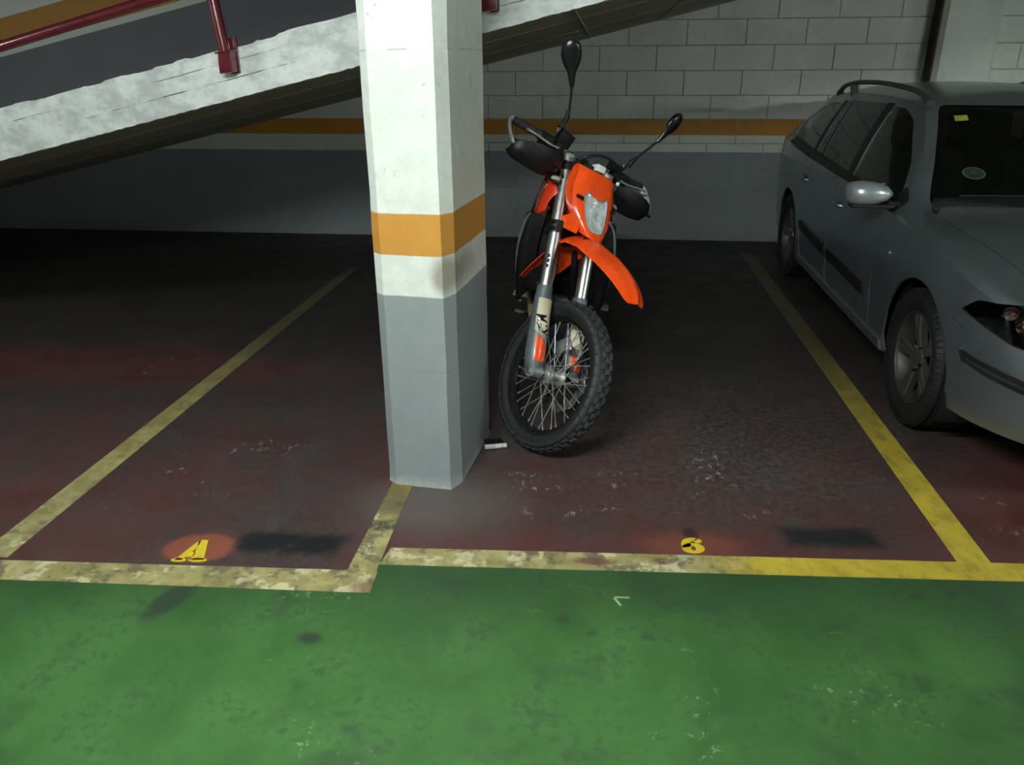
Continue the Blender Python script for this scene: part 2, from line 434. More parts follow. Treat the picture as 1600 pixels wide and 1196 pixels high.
glyph('bay_letter', [[(.08, .05), (.30, .05), (.36, .22), (.60, .22), (.60, .42), (.44, .42), (.54, .66), (.52, 1.0), (.42, .92)], [(.44, .97), (.52, 1.02), (.74, 1.0), (1.0, .06), (.58, .06), (.54, .66)],
    arc(.20, .065, .24, .075, 0, 360, 16)[:-1], arc(.80, .065, .30, .075, 0, 360, 16)[:-1]], (-1.402, 2.036), .108, .125, .10, 'yellow stencilled letter A')
glyph('bay_number', ring_quads(.5, .32, (.50, .32), (.12, .17), 0, 360) + ring_quads(.54, .5, (.54, .50), (.10, .34), 55, 200) + [arc(.80, .80, .17, .13, 0, 360, 14)[:-1]],
    (.325, 2.268), .078, .092, .07, 'yellow stencilled number 6')

# back wall: mortar backing, painted blocks right of the pillar, smooth render left of it
wall = MB().box((1.75, YW+.107, 2.2), (20.5, .2, 4.4)).build('wall_back', mat('mortar', (.36, .37, .34), .85, 0, .2, .15, 20)); tag(wall, 'block wall with grey plinth and orange stripe behind the bays', kind='structure')
BH, BW, BZ0 = .2047, .5, 1.0902
meshes = {}
def block(x0, x1, z0, z1):
    key = (round(x1-x0, 3), round(z1-z0, 3))
    if key not in meshes:
        meshes[key] = MB().box((0, 0, 0), (x1-x0-.007, .03, z1-z0-.007)).mesh('block', None, .0045, 0, 1); meshes[key].materials.append(M_wall)
    o = bpy.data.objects.new('block', meshes[key]); COL.objects.link(o); o.parent = wall
    o.location = ((x0+x1)/2, YW+.015+random.uniform(-.0025, .0025), (z0+z1)/2)
for k in range(-6, 7):
    z0 = BZ0+k*BH; z1 = z0+BH
    if z0 < 0: z0 = 0
    if z1 > 2.5: z1 = 2.5
    if z1-z0 < .03: continue
    off = -.069 + (0 if (k-2) % 2 == 0 else .25)
    x = off-4*BW
    while x < 4.6:
        xa, xb = max(x, -1.75), x+BW
        if xb-xa > .05 and z0 < soffit(xb)-.01: block(xa, xb, z0, z1)
        x += BW
MB().box((-4.87, YW+.012, 1.25), (6.24, .024, 2.5)).build('render_panel', M_wall, wall, smooth=0)
# pilaster with a dark brown strip along its left flank
pl = MB().prism([(2.70, YW+.02), (2.70, 7.285), (2.735, 7.25), (3.13, 7.25), (3.165, 7.285), (3.165, YW+.02)], 0, 2.55).build('pilaster', M_wall, wall, smooth=0)
MB().box((2.692, 7.362, 1.275), (.016, .15, 2.55)).build('flank_strip', M_brown, wall, smooth=0)
# wall above the ramp, its stripes running up with the slope
MB().prism([(-8.4, .0), (-8.4, 4.4), (3.2, 4.4), (3.2, soffit(3.2)+.12), (-7.4, soffit(-7.4)+.12)], YW-.012, YW+.0, 'xz').build('upper_panel', M_upper, wall, smooth=0)
# the other walls and the ceiling, out of the picture
w = MB().box((-8.5, 1.3, 2.2), (.2, 12.6, 4.4)).build('wall_left', M_side); tag(w, 'plain garage wall closing the left end', kind='structure')
w = MB().box((12.0, 1.3, 2.2), (.2, 12.6, 4.4)).build('wall_right', M_side); tag(w, 'plain garage wall closing the right end', kind='structure')
w = MB().box((1.75, -5.1, 2.2), (20.5, .2, 4.4)).build('wall_front', M_side); tag(w, 'plain garage wall across the lane', kind='structure')
cl = MB().box((1.75, -.75, 2.62), (20.5, 8.5, .14)).box((7.65, 5.5, 2.62), (8.7, 4.0, .14)).box((-2.5, 5.5, 4.45), (12, 4, .1)).box((-2.5, 3.45, 3.55), (12, .1, 1.8)).box((3.35, 5.5, 3.55), (.1, 4, 1.8)).build('ceiling', M_ceil, smooth=0); tag(cl, 'painted concrete garage ceiling', kind='structure')

# ramp: bare slab, whitewashed edge beam with a ragged top, parapet further up
b = MB(); y0, y1 = 3.70, YW-.012
xa, xb = -7.85, 3.25
b.loft([[(x, y0, soffit(x)), (x, y1, soffit(x)), (x, y1, soffit(x)+.15), (x, y0, soffit(x)+.15)] for x in np.linspace(xa, xb, 60)])
ramp = b.build('ramp', M_soffit, smooth=0); tag(ramp, 'concrete car ramp climbing to the right along the back wall', kind='structure')
for yy in (4.35, 5.6):                          # board joints standing off the soffit
    MB().loft([[(x, yy-.006, soffit(x)+.003), (x, yy+.006, soffit(x)+.003), (x, yy, soffit(x)-.0025)] for x in (-6.5, 3.0)]).build('board_ridge', M_soffit, ramp, smooth=0)
for xx in (-.15, .42, 1.1):
    MB().loft([[(xx, y, soffit(xx)+.003), (xx+.010, y, soffit(xx)+.003), (xx+.005, y, soffit(xx)-.003)] for y in (3.72, 7.4)]).build('board_ridge', M_soffit, ramp, smooth=0)
b = MB(); xs = np.arange(xa, xb, .022); R = random.Random(3); j = 0; rings = []
for i, x in enumerate(xs):
    if i % R.choice((2, 3, 4, 5)) == 0: j = R.uniform(-.008, .006)
    t = 2.010+.2195*x + j + .002*math.sin(i*.37)
    yo = 3.65+R.uniform(-.0015, .0015); zb = soffit(x)+R.uniform(-.002, .002)
    rings.append([(x, yo, zb), (x, yo-.001, zb+.08), (x, yo, t-.02), (x, yo+.012, t), (x, 3.83, t-.004), (x, 3.83, soffit(x)+.1), (x, 3.702, soffit(x)+.1), (x, 3.702, zb)])
b.loft(rings); edge = b.build('edge_beam', M_fascia, ramp, smooth=25)
b = MB(); b.prism([(-.458, soffit(-.458)+.12), (3.2, soffit(3.2)+.12), (3.2, 3.4), (-.458, 2.75)], 3.636, 3.76, 'xz'); b.build('parapet', M_fascia, ramp, smooth=0, bevel=.006)

# railing screwed to the ramp edge
rail = empty('railing', (-1.72, 3.62, soffit(-1.72))); tag(rail, 'maroon tubular steel railing fixed to the white ramp edge', 'railing')
RI = Matrix.Translation(rail.location).inverted()
def rz(x): return 1.640+.236*(x+2.81)
MB().tube([(x, 3.60, rz(x)) for x in (-7.6, -4, -2, -.56)], .0235, 16).build('handrail', M_red, rail, RI)
MB().tube([(x, 3.60, rz(x)+.42) for x in (-7.6, -4, -2, -.56)], .0235, 16).build('handrail', M_red, rail, RI)
for px, lean, dz in ((-1.715, -.03, .165), (-.515, -.03, .13), (-4.2, -.03, .165), (-6.4, -.03, .165)):
    zt = rz(px)+.42; zb = soffit(px)+dz
    MB().tube([(px+.008, 3.602, zb), (px+lean, 3.60, (zb+zt)/2), (px+lean*2, 3.60, zt)], .026, 14).build('post', M_red, rail, RI)
    sh = Matrix.Identity(3); sh[2][0] = .12
    bb = MB().box((0, 0, 0), (.062, .075, .085), sh); 
    bb.box((.016, .032, .03), (.04, .02, .15), sh)
    bb.box((0, -.002, .045), (.078, .085, .008), sh)
    o = bb.build('base_bracket', M_red, rail, RI @ Matrix.Translation((px+.012, 3.61, zb-.01)), .003)

# pillar
PP = [(-.806, 2.665), (-.771, 2.630), (-.548, 2.612), (-.513, 2.675), (-.468, 3.13), (-.50, 3.165), (-.735, 3.18), (-.770, 3.145)]
b = MB(); RR = random.Random(5)
zs = [0, .02, .06] + [.06+i*.12 for i in range(1, 21)] + [2.55]
cxp, cyp = -.63, 2.9
b.loft([[(x+RR.uniform(-.0014, .0014)+(x-cxp)*(.02 if z < .01 else 0), y+RR.uniform(-.0014, .0014)+(y-cyp)*(.02 if z < .01 else 0), z) for x, y in PP] for z in zs])
pil = b.build('concrete_pillar', M_pillar, smooth=20); tag(pil, 'white concrete pillar with orange stripe and grey base beside the motorcycle', 'pillar')

# fluorescent battens on the ceiling over the lane
M_house = mat('white_enamel', (.7, .72, .7), .4, 0, .5, .05)
def tube_mat():
    n = NT('lit_tube'); n.b.inputs['Emission Color'].default_value = (*LAMP_COLOR, 1); n.b.inputs['Emission Strength'].default_value = TUBE_GLOW
    return n.fin((.9, .95, .92, 1), .3)
M_tube = tube_mat()
for i, (lx, ly) in enumerate(LAMPS):
    t = empty('ceiling_light', (lx, ly, 2.55)); tag(t, ('twin fluorescent batten on the ceiling above the camera', 'twin fluorescent batten over the left end of the lane', 'twin fluorescent batten on the ceiling in front of the car', 'twin fluorescent batten over the far right of the lane')[i], 'light', 'fluorescent battens along the lane')
    MB().box((0, 0, -.03), (1.56, .14, .06)).build('housing', M_house, t, bevel=.006)
    for s in (-1, 1):
        MB().tube([(-.73, s*.045, -.085), (.73, s*.045, -.085)], .013, 8).build('tube', M_tube, t)
        for e in (-1, 1): MB().box((e*.745, s*.045, -.08), (.03, .034, .05)).build('lampholder', M_house, t, bevel=.003)

# ------------------------------------------------------------------ motorcycle
BX, BY, PSI, LEAN, STEER, RAKE, RW = -.2671, 3.0523, 3.1243, .1411, .7295, .4996, .3322
bike = empty('motorcycle'); tag(bike, 'orange and black enduro motorcycle leaning on its stand with the front wheel turned', 'motorcycle')
bike.matrix_world = Matrix.Translation((BX, BY, .002)) @ Matrix.Rotation(PSI, 4, 'Z') @ Matrix.Rotation(-LEAN, 4, 'Y')
G_ = Vector((0, .11, 0)); U_ = Vector((0, -math.sin(RAKE), math.cos(RAKE))); F_ = Vector((0, math.cos(RAKE), math.sin(RAKE)))
ST = Matrix.Translation(G_) @ Matrix.Rotation(STEER, 4, U_) @ Matrix.Translation(-G_)
def ax(s, o=0, x=0): return G_ + U_*s + F_*o + Vector((x, 0, 0))
AXR = Matrix((Vector((1, 0, 0)), F_, U_)).transposed()          # local x, forward-of-fork, up-the-fork
M_orange = mat('orange_plastic', (.88, .075, .006), .26, 0, .5, .04, 12, coat=.35)
M_orange_d = mat('orange_plastic_tank', (.62, .035, .008), .38, 0, .5, .06, 12)
M_black = mat('black_plastic', (.0055, .0055, .006), .46, 0, .28, .2, 40, .05, 300)
M_bgloss = mat('black_gloss', (.008, .008, .009), .25, 0, .5, .2, 30)
M_rubber = mat('tyre_rubber', (.014, .015, .016), .66, 0, .35, .2, 25, .1, 300)
M_blackm = mat('black_metal', (.012, .012, .013), .32, .6, .5, .2, 30)
M_silver = mat('silver_fork', (.72, .73, .73), .30, 1, .5, .05, 40)
M_alu = mat('cast_aluminium', (.52, .53, .53), .38, .8, .5, .12, 60, .05, 250)
M_chrome = mat('chrome', (.85, .86, .86), .08, 1, .5, .03)
M_grey = mat('slate_grey_plastic', (.085, .10, .115), .42, 0, .5, .1, 30)
M_beige = mat('beige_guard', (.58, .53, .37), .4, 0, .5, .04, 30)
M_white = mat('white_decal', (.72, .72, .70), .4, 0, .5, .03)
M_tan = mat('heat_tan_steel', (.36, .25, .13), .45, .4, .5, .25, 20)
M_edge = mat('scuffed_grey_plastic', (.14, .145, .15), .5, 0, .4, .2, 20)
M_spoke = mat('bright_spoke', (.62, .63, .62), .28, .8)
M_tread = mat('tread_rubber', (.030, .034, .036), .7, 0, .35, .2, 40)
M_mirror = mat('mirror_glass', (.8, .82, .82), .03, 1)
def glass_mat(name, tint, ior=1.45, rough=.02):
    n = NT(name); N, L = n.N, n.L
    t = N.new('ShaderNodeBsdfTransparent'); t.inputs[0].default_value = (*tint, 1)
    g = N.new('ShaderNodeBsdfGlossy'); g.inputs['Roughness'].default_value = rough; g.inputs[0].default_value = (1, 1, 1, 1)
    lw = N.new('ShaderNodeLayerWeight'); lw.inputs[0].default_value = .5          # Schlick reflectance, alike from both faces of the pane
    f0 = ((ior-1)/(ior+1))**2; fr_ = n.add(n.mul(n.ma('POWER', lw.outputs['Facing'], 5.0), 1-f0), f0)
    mx = N.new('ShaderNodeMixShader'); L.new(fr_, mx.inputs[0]); L.new(t.outputs[0], mx.inputs[1]); L.new(g.outputs[0], mx.inputs[2])
    L.new(mx.outputs[0], n.out.inputs[0]); N.remove(n.b); return n.m
M_lens = glass_mat('clear_lens', (.92, .94, .94))

def tyre(name, R, hw, rim_r, c, knobs, kh, M, m=M_rubber):
    rc = R-kh
    prof = [(-hw*.62, rim_r-.006), (-hw*.72, rim_r+.010), (-hw*.93, rim_r+.3*(rc-rim_r)), (-hw, rim_r+.58*(rc-rim_r)), (-hw*.90, rim_r+.82*(rc-rim_r)), (-hw*.62, rc-.005), (-hw*.3, rc), (0, rc+.001)]
    prof += [(-t, r) for t, r in prof[-2::-1]]
    t_ = MB().lathe(prof, c, 'x', 72).build(name, m, bike, M, smooth=60)
    b = MB()                                                       # tread: rows of blocks across the crown
    rows = [(-.86, .34, 0, 1.0), (-.47, .34, .5, .8), (0, .42, 0, .62), (.47, .34, .5, .8), (.86, .34, 0, 1.0)]
    for q, wd, ph, ln in rows:
        u = abs(q); drop = {0: 0, .47: .006, .86: .022}[u]; tilt = {0: 0, .47: .25, .86: .85}[u]*(1 if q > 0 else -1)
        for k in range(knobs):
            a = 2*PI*(k+ph)/knobs; L_ = 2*PI*R/knobs*.80*ln
            Rm = Matrix.Rotation(-a, 3, 'X') @ Matrix.Rotation(tilt, 3, 'Y')
            p = Matrix.Rotation(-a, 3, 'X') @ Vector((q*hw, 0, R-drop-kh*.75))
            w_, l_ = wd*hw/2, L_/2
            vs_ = []
            for zz, sc in ((-kh*.9, 1.12), (kh*.75, .92)):
                for sx, sy in ((-1, -1), (1, -1), (1, 1), (-1, 1)): vs_.append(Rm @ Vector((sx*w_*sc, sy*l_*sc, zz)) + p + Vector(c))
            b.add(vs_, [(0, 3, 2, 1), (4, 5, 6, 7)]+[(i, (i+1) % 4, 4+(i+1) % 4, 4+i) for i in range(4)])
    o = b.build('tread', M_tread, t_, M, smooth=0); o['kind'] = 'stuff'
    return t_
def wheel(pre, R, hw, rim_r, c, knobs, kh, M, hub_w, nsp=36):
    tyre(pre+'tyre', R, hw, rim_r, c, knobs, kh, M)
    h = hw*.66
    prof = [(-h, rim_r+.004), (-h, rim_r-.004), (-h*.8, rim_r-.007), (-h*.55, rim_r-.022), (-h*.2, rim_r-.027), (h*.2, rim_r-.027), (h*.55, rim_r-.022), (h*.8, rim_r-.007), (h, rim_r-.004), (h, rim_r+.004), (h*.5, rim_r-.006), (-h*.5, rim_r-.006)]
    rim = MB().lathe(prof, c, 'x', 72, closed=True).build(pre+'rim', M_bgloss, bike, M, smooth=35)
    fl = hub_w*.5
    hub = MB().lathe([(-fl-.02, 0), (-fl-.02, .018), (-fl-.006, .020), (-fl-.004, .040), (-fl+.004, .040), (-fl+.012, .026), (0, .021), (fl-.012, .026), (fl-.004, .040), (fl+.004, .040), (fl+.006, .020), (fl+.02, .018), (fl+.02, 0)], c, 'x', 32).build(pre+'hub', M_alu, bike, M, smooth=35)
    for k in range(nsp):
        side = 1 if k % 2 else -1
        a = 2*PI*k/nsp; da = .42*(1 if (k//2) % 2 else -1)
        p0 = Vector((side*fl, .038*math.sin(a+da*2.4), .038*math.cos(a+da*2.4))); p1 = Vector((side*h*.15, (rim_r-.024)*math.sin(a), (rim_r-.024)*math.cos(a)))
        b = MB().tube([p0+Vector(c), p1+Vector(c)], .0020, 6).tube([p0.lerp(p1, .93)+Vector(c), p1+Vector(c)], .0036, 6)
        b.build('spoke', M_spoke, rim, M)
    return hub
# front wheel
FC = (0, 0, RW)
wheel('front_', RW, .047, .2625, FC, 44, .0085, ST, .075)
# brake disc (bike's left) and its carrier, caliper behind the leg
b = MB(); n = 60; A = []; Bq = []
for k in range(n):
    a = 2*PI*k/n; ro = .146+.005*math.sin(a*10); ri = .112+.004*math.sin(a*10+1)
    A.append((ro*math.sin(a), ro*math.cos(a))); Bq.append((ri*math.sin(a), ri*math.cos(a)))
for k in range(n):
    q = [A[k], A[(k+1) % n], Bq[(k+1) % n], Bq[k]]
    b.add([(xx, y, z+RW) for xx in (-.064, -.060) for y, z in q], [(0, 1, 2, 3), (7, 6, 5, 4), (0, 4, 5, 1), (2, 6, 7, 3)])
disc = b.build('brake_disc', M_chrome, bike, ST, smooth=0)
b = MB()
for k in range(6):
    a = 2*PI*k/6
    b.tube([(-.058, .03*math.sin(a), RW+.03*math.cos(a)), (-.062, .117*math.sin(a+.3), RW+.117*math.cos(a+.3))], .008, 8, flat=(1, .5))
b.build('disc_carrier', M_blackm, disc, ST)
cal = MB().box((-.078, -.105, RW+.105), (.060, .062, .105), Matrix.Rotation(-.75, 3, 'X')).build('brake_caliper', M_alu, bike, ST, .012)
MB().box((-.112, -.105, RW+.105), (.010, .04, .06), Matrix.Rotation(-.75, 3, 'X')).build('caliper_badge', mat('red_anodised', (.3, .01, .012), .35, .3), cal, ST, .003)
for dz in (-.028, .028): MB().tube([(-.118, -.105+dz*.7, RW+.105+dz*.75), (-.108, -.105+dz*.7, RW+.105+dz*.75)], .011, 12).build('caliper_bolt', M_chrome, cal, ST)
# fork
LX = .105; OF = .035
def leg_tube(s0, s1, r0, r1, x, name, m, parent=bike, seg=24):
    return MB().tube([ax(s0, OF, x), ax(s0*.5+s1*.5, OF, x), ax(s1, OF, x)], [r0, (r0+r1)/2, r1], seg).build(name, m, parent, ST, smooth=40)
def arc_shell(x, stations, a0, a1, th, n=14, sl=None):
    """curved shell round a fork leg; stations (s, radius, forward shift); angles measured from straight ahead"""
    rings = []
    for i_, (s, r, o) in enumerate(stations):
        out = []; inn = []; s0_ = s; k_ = (sl[i_] if sl else 0)*(1 if x > 0 else -1)
        for k in range(n+1):
            a = a0+(a1-a0)*k/n; s = s0_+k_*a
            out.append(ax(s, OF+o+r*math.cos(a), x+r*math.sin(a))); inn.append(ax(s, OF+o+(r-th)*math.cos(a), x+(r-th)*math.sin(a)))
        rings.append(out+inn[::-1])
    return MB().loft(rings, True, True)
for sx in (1, -1):
    x = LX*sx
    ft = leg_tube(.675, 1.285, .0285, .0285, x, 'fork_tube', M_silver)
    for q in range(3):                                                # decal dashes on the outside of the leg
        arc_shell(x, [(.79+.022*q, .0290, 0), (.805+.022*q, .0290, 0)], (.75 if sx > 0 else -1.15), (1.15 if sx > 0 else -.75), .001, 5).build('decal_dash', M_bgloss, ft, ST)
    leg_tube(1.285, 1.300, .030, .029, x, 'fork_cap', M_alu)
    leg_tube(1.300, 1.318, .015, .013, x, 'fork_adjuster', M_chrome, seg=6)
    leg_tube(.36, .69, .022, .022, x, 'stanchion', M_chrome)
    leg_tube(.660, .712, .036, .0345, x, 'fork_collar', M_grey)
    # guard: slate channel with beige face and orange tip
    st = [(.672, .038, 0), (.60, .040, .004), (.50, .043, .008), (.42, .044, .012), (.365, .039, .016), (.345, .030, .018)]
    gd = arc_shell(x, st, -2.3, 2.3, .004, 20).build('fork_guard', M_grey, bike, ST)
    arc_shell(x, [(.655, .0395, 0), (.645, .0405, .002), (.60, .0415, .004), (.54, .0432, .007), (.512, .0438, .0078)], -1.15, 1.15, .003, 16, (0, 0, .01, .03, .035)).build('guard_face', M_beige, gd, ST)
    arc_shell(x, [(.508, .0438, .0078), (.478, .0445, .009)], -1.15, 1.15, .003, 12, (.035, .035)).build('guard_band', mat('olive_grey_decal', (.27, .27, .21), .4), gd, ST)
    arc_shell(x, [(.472, .0448, .009), (.44, .0455, .011), (.40, .0455, .0135), (.385, .0435, .0145)], -.95, .80, .003, 14, (.035, .02, .006, 0)).build('guard_tip', M_orange, gd, ST)
    for tx, sz, dz, mm, dd in (('KTM', .056, 0, M_bgloss, .0), ):
        me = text_mesh(tx, sz, .0022, .0008)
        # lettering wrapped on the guard, reading up the leg and raked
        for v in me.vertices:
            u, w_ = v.co.x, v.co.y
            a = (w_+.25*u)/.044 + (.30 if sx > 0 else -.30)
            s_ = .540+u*.75
            v.co = ST @ ax(s_, OF+.006+(.0462+v.co.z)*math.cos(a), x+(.0462+v.co.z)*math.sin(a))
        finish(me, 0); link('guard_lettering', me, mm, gd)
    arc_shell(x, [(.565, .0430, .0058), (.515, .0440, .0078)], (.52 if sx > 0 else -1.0), (1.0 if sx > 0 else -.52), .001, 6).build('guard_decal', M_bgloss, gd, ST)
    # axle lug, leading the leg
    b = MB(); b.tube([ax(.40, OF, x), ax(.33, OF+.008, x)], [.024, .022], 16)
    b.tube([(x-.026*sx, 0, RW), (x+.024*sx, 0, RW)], .030, 18); b.box(ax(.352, .048, x), (.04, .035, .06), AXR)
    b.build('axle_lug', M_alu, bike, ST, smooth=40)
    for dz in (.022, -.014): MB().tube([ax(.352+dz, .02, x+.016*sx), ax(.352+dz, .075, x+.016*sx)], .005, 8).build('pinch_bolt', M_chrome, bike, ST)
MB().tube([(-.135, 0, RW), (.145, 0, RW)], .011, 16).tube([(.128, 0, RW), (.148, 0, RW)], .016, 6).build('front_axle', M_chrome, bike, ST)
for s, th, nm, m in ((.975, .052, 'lower_triple_clamp', M_black), (1.245, .036, 'upper_triple_clamp', M_black)):
    b = MB()
    for x in (LX, -LX): b.tube([ax(s-th/2, OF, x), ax(s+th/2, OF, x)], .0365, 24); b.box(ax(s, OF-.035, x*.82), (.06, .05, th*.9), AXR)
    b.box(ax(s, .005, 0), (LX*1.7, .06, th*.9), AXR); b.tube([ax(s-th/2, 0, 0), ax(s+th/2, 0, 0)], .034, 20)
    b.build(nm, m, bike, ST, smooth=40)
    for x in (LX, -LX):
        for dz in (-.013, .013): MB().tube([ax(s+dz, OF+.006, x*1.0+math.copysign(.036, x)), ax(s+dz, OF+.03, x+math.copysign(.036, x))], .006, 8).build('clamp_bolt', M_blackm, bike, ST)
MB().tube([ax(.93, 0, 0), ax(1.28, 0, 0)], .021, 16).build('steering_stem', M_blackm, bike, ST)

# front mudguard: arched blade from behind the fork to the beak
FP = [(-.462, .592, .066, .012), (-.43, .655, .078, .020), (-.40, .72, .082, .026), (-.365, .785, .084, .032), (-.325, .850, .088, .042), (-.26, .890, .088, .046), (-.17, .902, .084, .044), (-.08, .895, .084, .042), (.0, .890, .090, .040), (.08, .875, .088, .036), (.145, .852, .080, .028), (.19, .826, .068, .020), (.214, .804, .056, .012), (.226, .792, .042, .005)]
rings = []
for i, (y, z, hwf, cr) in enumerate(FP):
    j0, j1 = FP[max(i-1, 0)], FP[min(i+1, len(FP)-1)]
    t = Vector((0, j1[0]-j0[0], j1[1]-j0[1])).normalized(); nrm = Vector((0, -t.z, t.y))
    top = []; bot = []
    for k in range(-8, 9):
        u = k/8; rise = .010*math.exp(-(u/.22)**2) if .1 < i/len(FP) < .93 else .004
        h = -cr*abs(u)**2.6 + rise
        p = Vector((u*hwf, y, z)) + nrm*h
        top.append(p); bot.append(p-nrm*.0045)
    rings.append(top+bot[::-1])
MB().loft(rings).build('front_mudguard', M_orange, bike, ST, smooth=50)
for x in (.035, -.035):
    MB().tube([(x, -.20, .905), (x, -.20, .885)], .008, 10).build('mudguard_bolt', M_blackm, bike, ST)

# headlamp mask
mz = [1.152, 1.145, 1.10, 1.05, 1.0, .96, .925, .905]
f_y = pchip(mz[::-1], [-.352, -.346, -.318, -.290, -.255, -.222, -.192, -.178][::-1])
f_w = pchip(mz[::-1], [.094, .100, .112, .120, .114, .095, .070, .052][::-1])
def mask_y(x, z): 
    u = abs(x)/f_w(z); return f_y(z)-.008*u*u-.030*u**6
def mask_mesh(off=0.0, th=.004, back=True, n=28):
    rings = []
    zs_ = np.linspace(.905, 1.152, 34)
    for z in zs_:
        row = [Vector((u*f_w(z), mask_y(u*f_w(z), z)+off, z)) for u in np.linspace(-1, 1, n)]
        if back:                                   # returned side walls
            d = .045+.02*math.sin((z-.905)/.247*PI)
            row = [row[0]+Vector((.004, -d, 0))] + row + [row[-1]+Vector((-.004, -d, 0))]
        inner = [p+Vector((0, -th, 0)) for p in row]
        if back: inner[0] = row[0]+Vector((.004, 0, 0)); inner[-1] = row[-1]+Vector((-.004, 0, 0))
        rings.append(row+inner[::-1])
    return MB().loft(rings)
lamp = [(0.0, 1.055), (.024, 1.058), (.050, 1.070), (.066, 1.066), (.074, 1.048), (.072, 1.010), (.062, .970), (.046, .938), (.024, .930)]
lamp = lamp[1:][::-1] + [(0, 1.055)] + [(-x, z) for x, z in lamp[1:]]
mm_ = mask_mesh().mesh('mask', None, 0, 0)
cut = MB().prism(lamp, -.6, .2, 'xz').mesh('c', None, 0, 0)
mk = boolean(mm_, cut); mk.transform(ST); finish(mk, 35)
mask = link('headlamp_mask', mk, M_orange, bike)
lens = boolean(mask_mesh(.0015, .003, False).mesh('l', None, 0, 0), MB().prism([(x*1.0, z) for x, z in lamp], -.6, .2, 'xz').mesh('c', None, 0, 0), 'INTERSECT')
lens.transform(ST); finish(lens, 35); link('headlamp_lens', lens, M_lens, mask)
# faceted reflector bowl behind the lens
b = MB(); c0 = Vector((0, -.30, 1.0)); R5 = random.Random(11); NL = 4
def dense(P, k): 
    return [tuple(Vector(P[i]).lerp(Vector(P[(i+1) % len(P)]), j/k)) for i in range(len(P)) for j in range(k)]
LD = dense(lamp, 2); rings = []
for k, (sc, dy) in enumerate(((1.0, -.009), (.88, -.014), (.74, -.020), (.58, -.026), (.42, -.030), (.26, -.034), (.12, -.036))):
    ring = []
    for x, z in LD:
        zz = 1.0+(z-1.0)*sc; xx = x*sc
        ring.append(Vector((xx, mask_y(xx, zz)+dy+(R5.uniform(-.007, .006) if 0 < k < 6 else 0), zz)))
    rings.append(ring)
b.loft(rings, True, False); b.f.append(tuple(len(b.v)-len(LD)+i for i in range(len(LD))))
b.build('headlamp_reflector', mat('bright_reflector', (.95, .96, .97), .16, .30), mask, ST, smooth=0)
MB().tube([(0, f_y(1.0)-.04, 1.0), (0, f_y(1.0)-.014, 1.0)], [.013, .010], 14).build('headlamp_bulb', M_white, mask, ST)
for sx in (1, -1):                                   # lower ears reaching back to the fork
    b = MB().prism([(-.345, .885), (-.225, .895), (-.235, .965), (-.265, .985), (-.335, .925)], sx*.098, sx*.106, 'yz')
    b.v = [(x - sx*.4*(y+.345)*.6 if True else x, y, z) for x, y, z in b.v]
    b.build('mask_ear', M_orange, mask, ST, .002)
    MB().tube([(sx*.103, -.30, 1.035), (sx*.094, -.27, 1.035)], .008, 12).build('mask_rubber', M_black, mask, ST)
MB().box((0, -.44, 1.135), (.13, .07, .05), Matrix.Rotation(.35, 3, 'X')).build('instrument', M_black, bike, ST, .01)
MB().box((-.02, -.415, 1.166), (.05, .045, .03), Matrix.Rotation(.35, 3, 'X')).build('instrument_bracket', M_white, bike, ST, .004)
MB().box((-.075, -.415, 1.152), (.05, .05, .02), Matrix.Rotation(.4, 3, 'X')).build('instrument_bracket', M_alu, bike, ST, .004)
# loop of brake hose over the mask, plus cables down the sides
MB().tube(smooth_path([(.115, -.46, 1.10), (.10, -.40, 1.17), (.055, -.37, 1.215), (-.02, -.36, 1.225), (-.085, -.36, 1.20), (-.112, -.36, 1.15), (-.112, -.36, 1.10)]), .0062, 10).build('brake_hose', M_black, bike, ST)
MB().tube([(-.112, -.36, 1.158), (-.112, -.36, 1.143)], .0082, 8).build('hose_ferrule', M_white, bike, ST)
MB().tube(smooth_path([(-.112, -.36, 1.10), (-.135, -.33, .95), (-.14, -.25, .70), (-.135, -.13, .50), (-.10, -.09, .43)]), .005, 8).build('brake_hose', M_black, bike, ST)
MB().tube(smooth_path([(.17, -.50, 1.15), (.14, -.42, 1.08), (.07, -.44, 1.02), (.05, -.5, .96)]), .006, 8).build('throttle_cable', M_black, bike, ST)
MB().tube(smooth_path([(-.17, -.50, 1.15), (-.13, -.42, 1.09), (-.06, -.44, 1.02), (-.05, -.5, .96)]), .006, 8).build('clutch_cable', M_black, bike, ST)

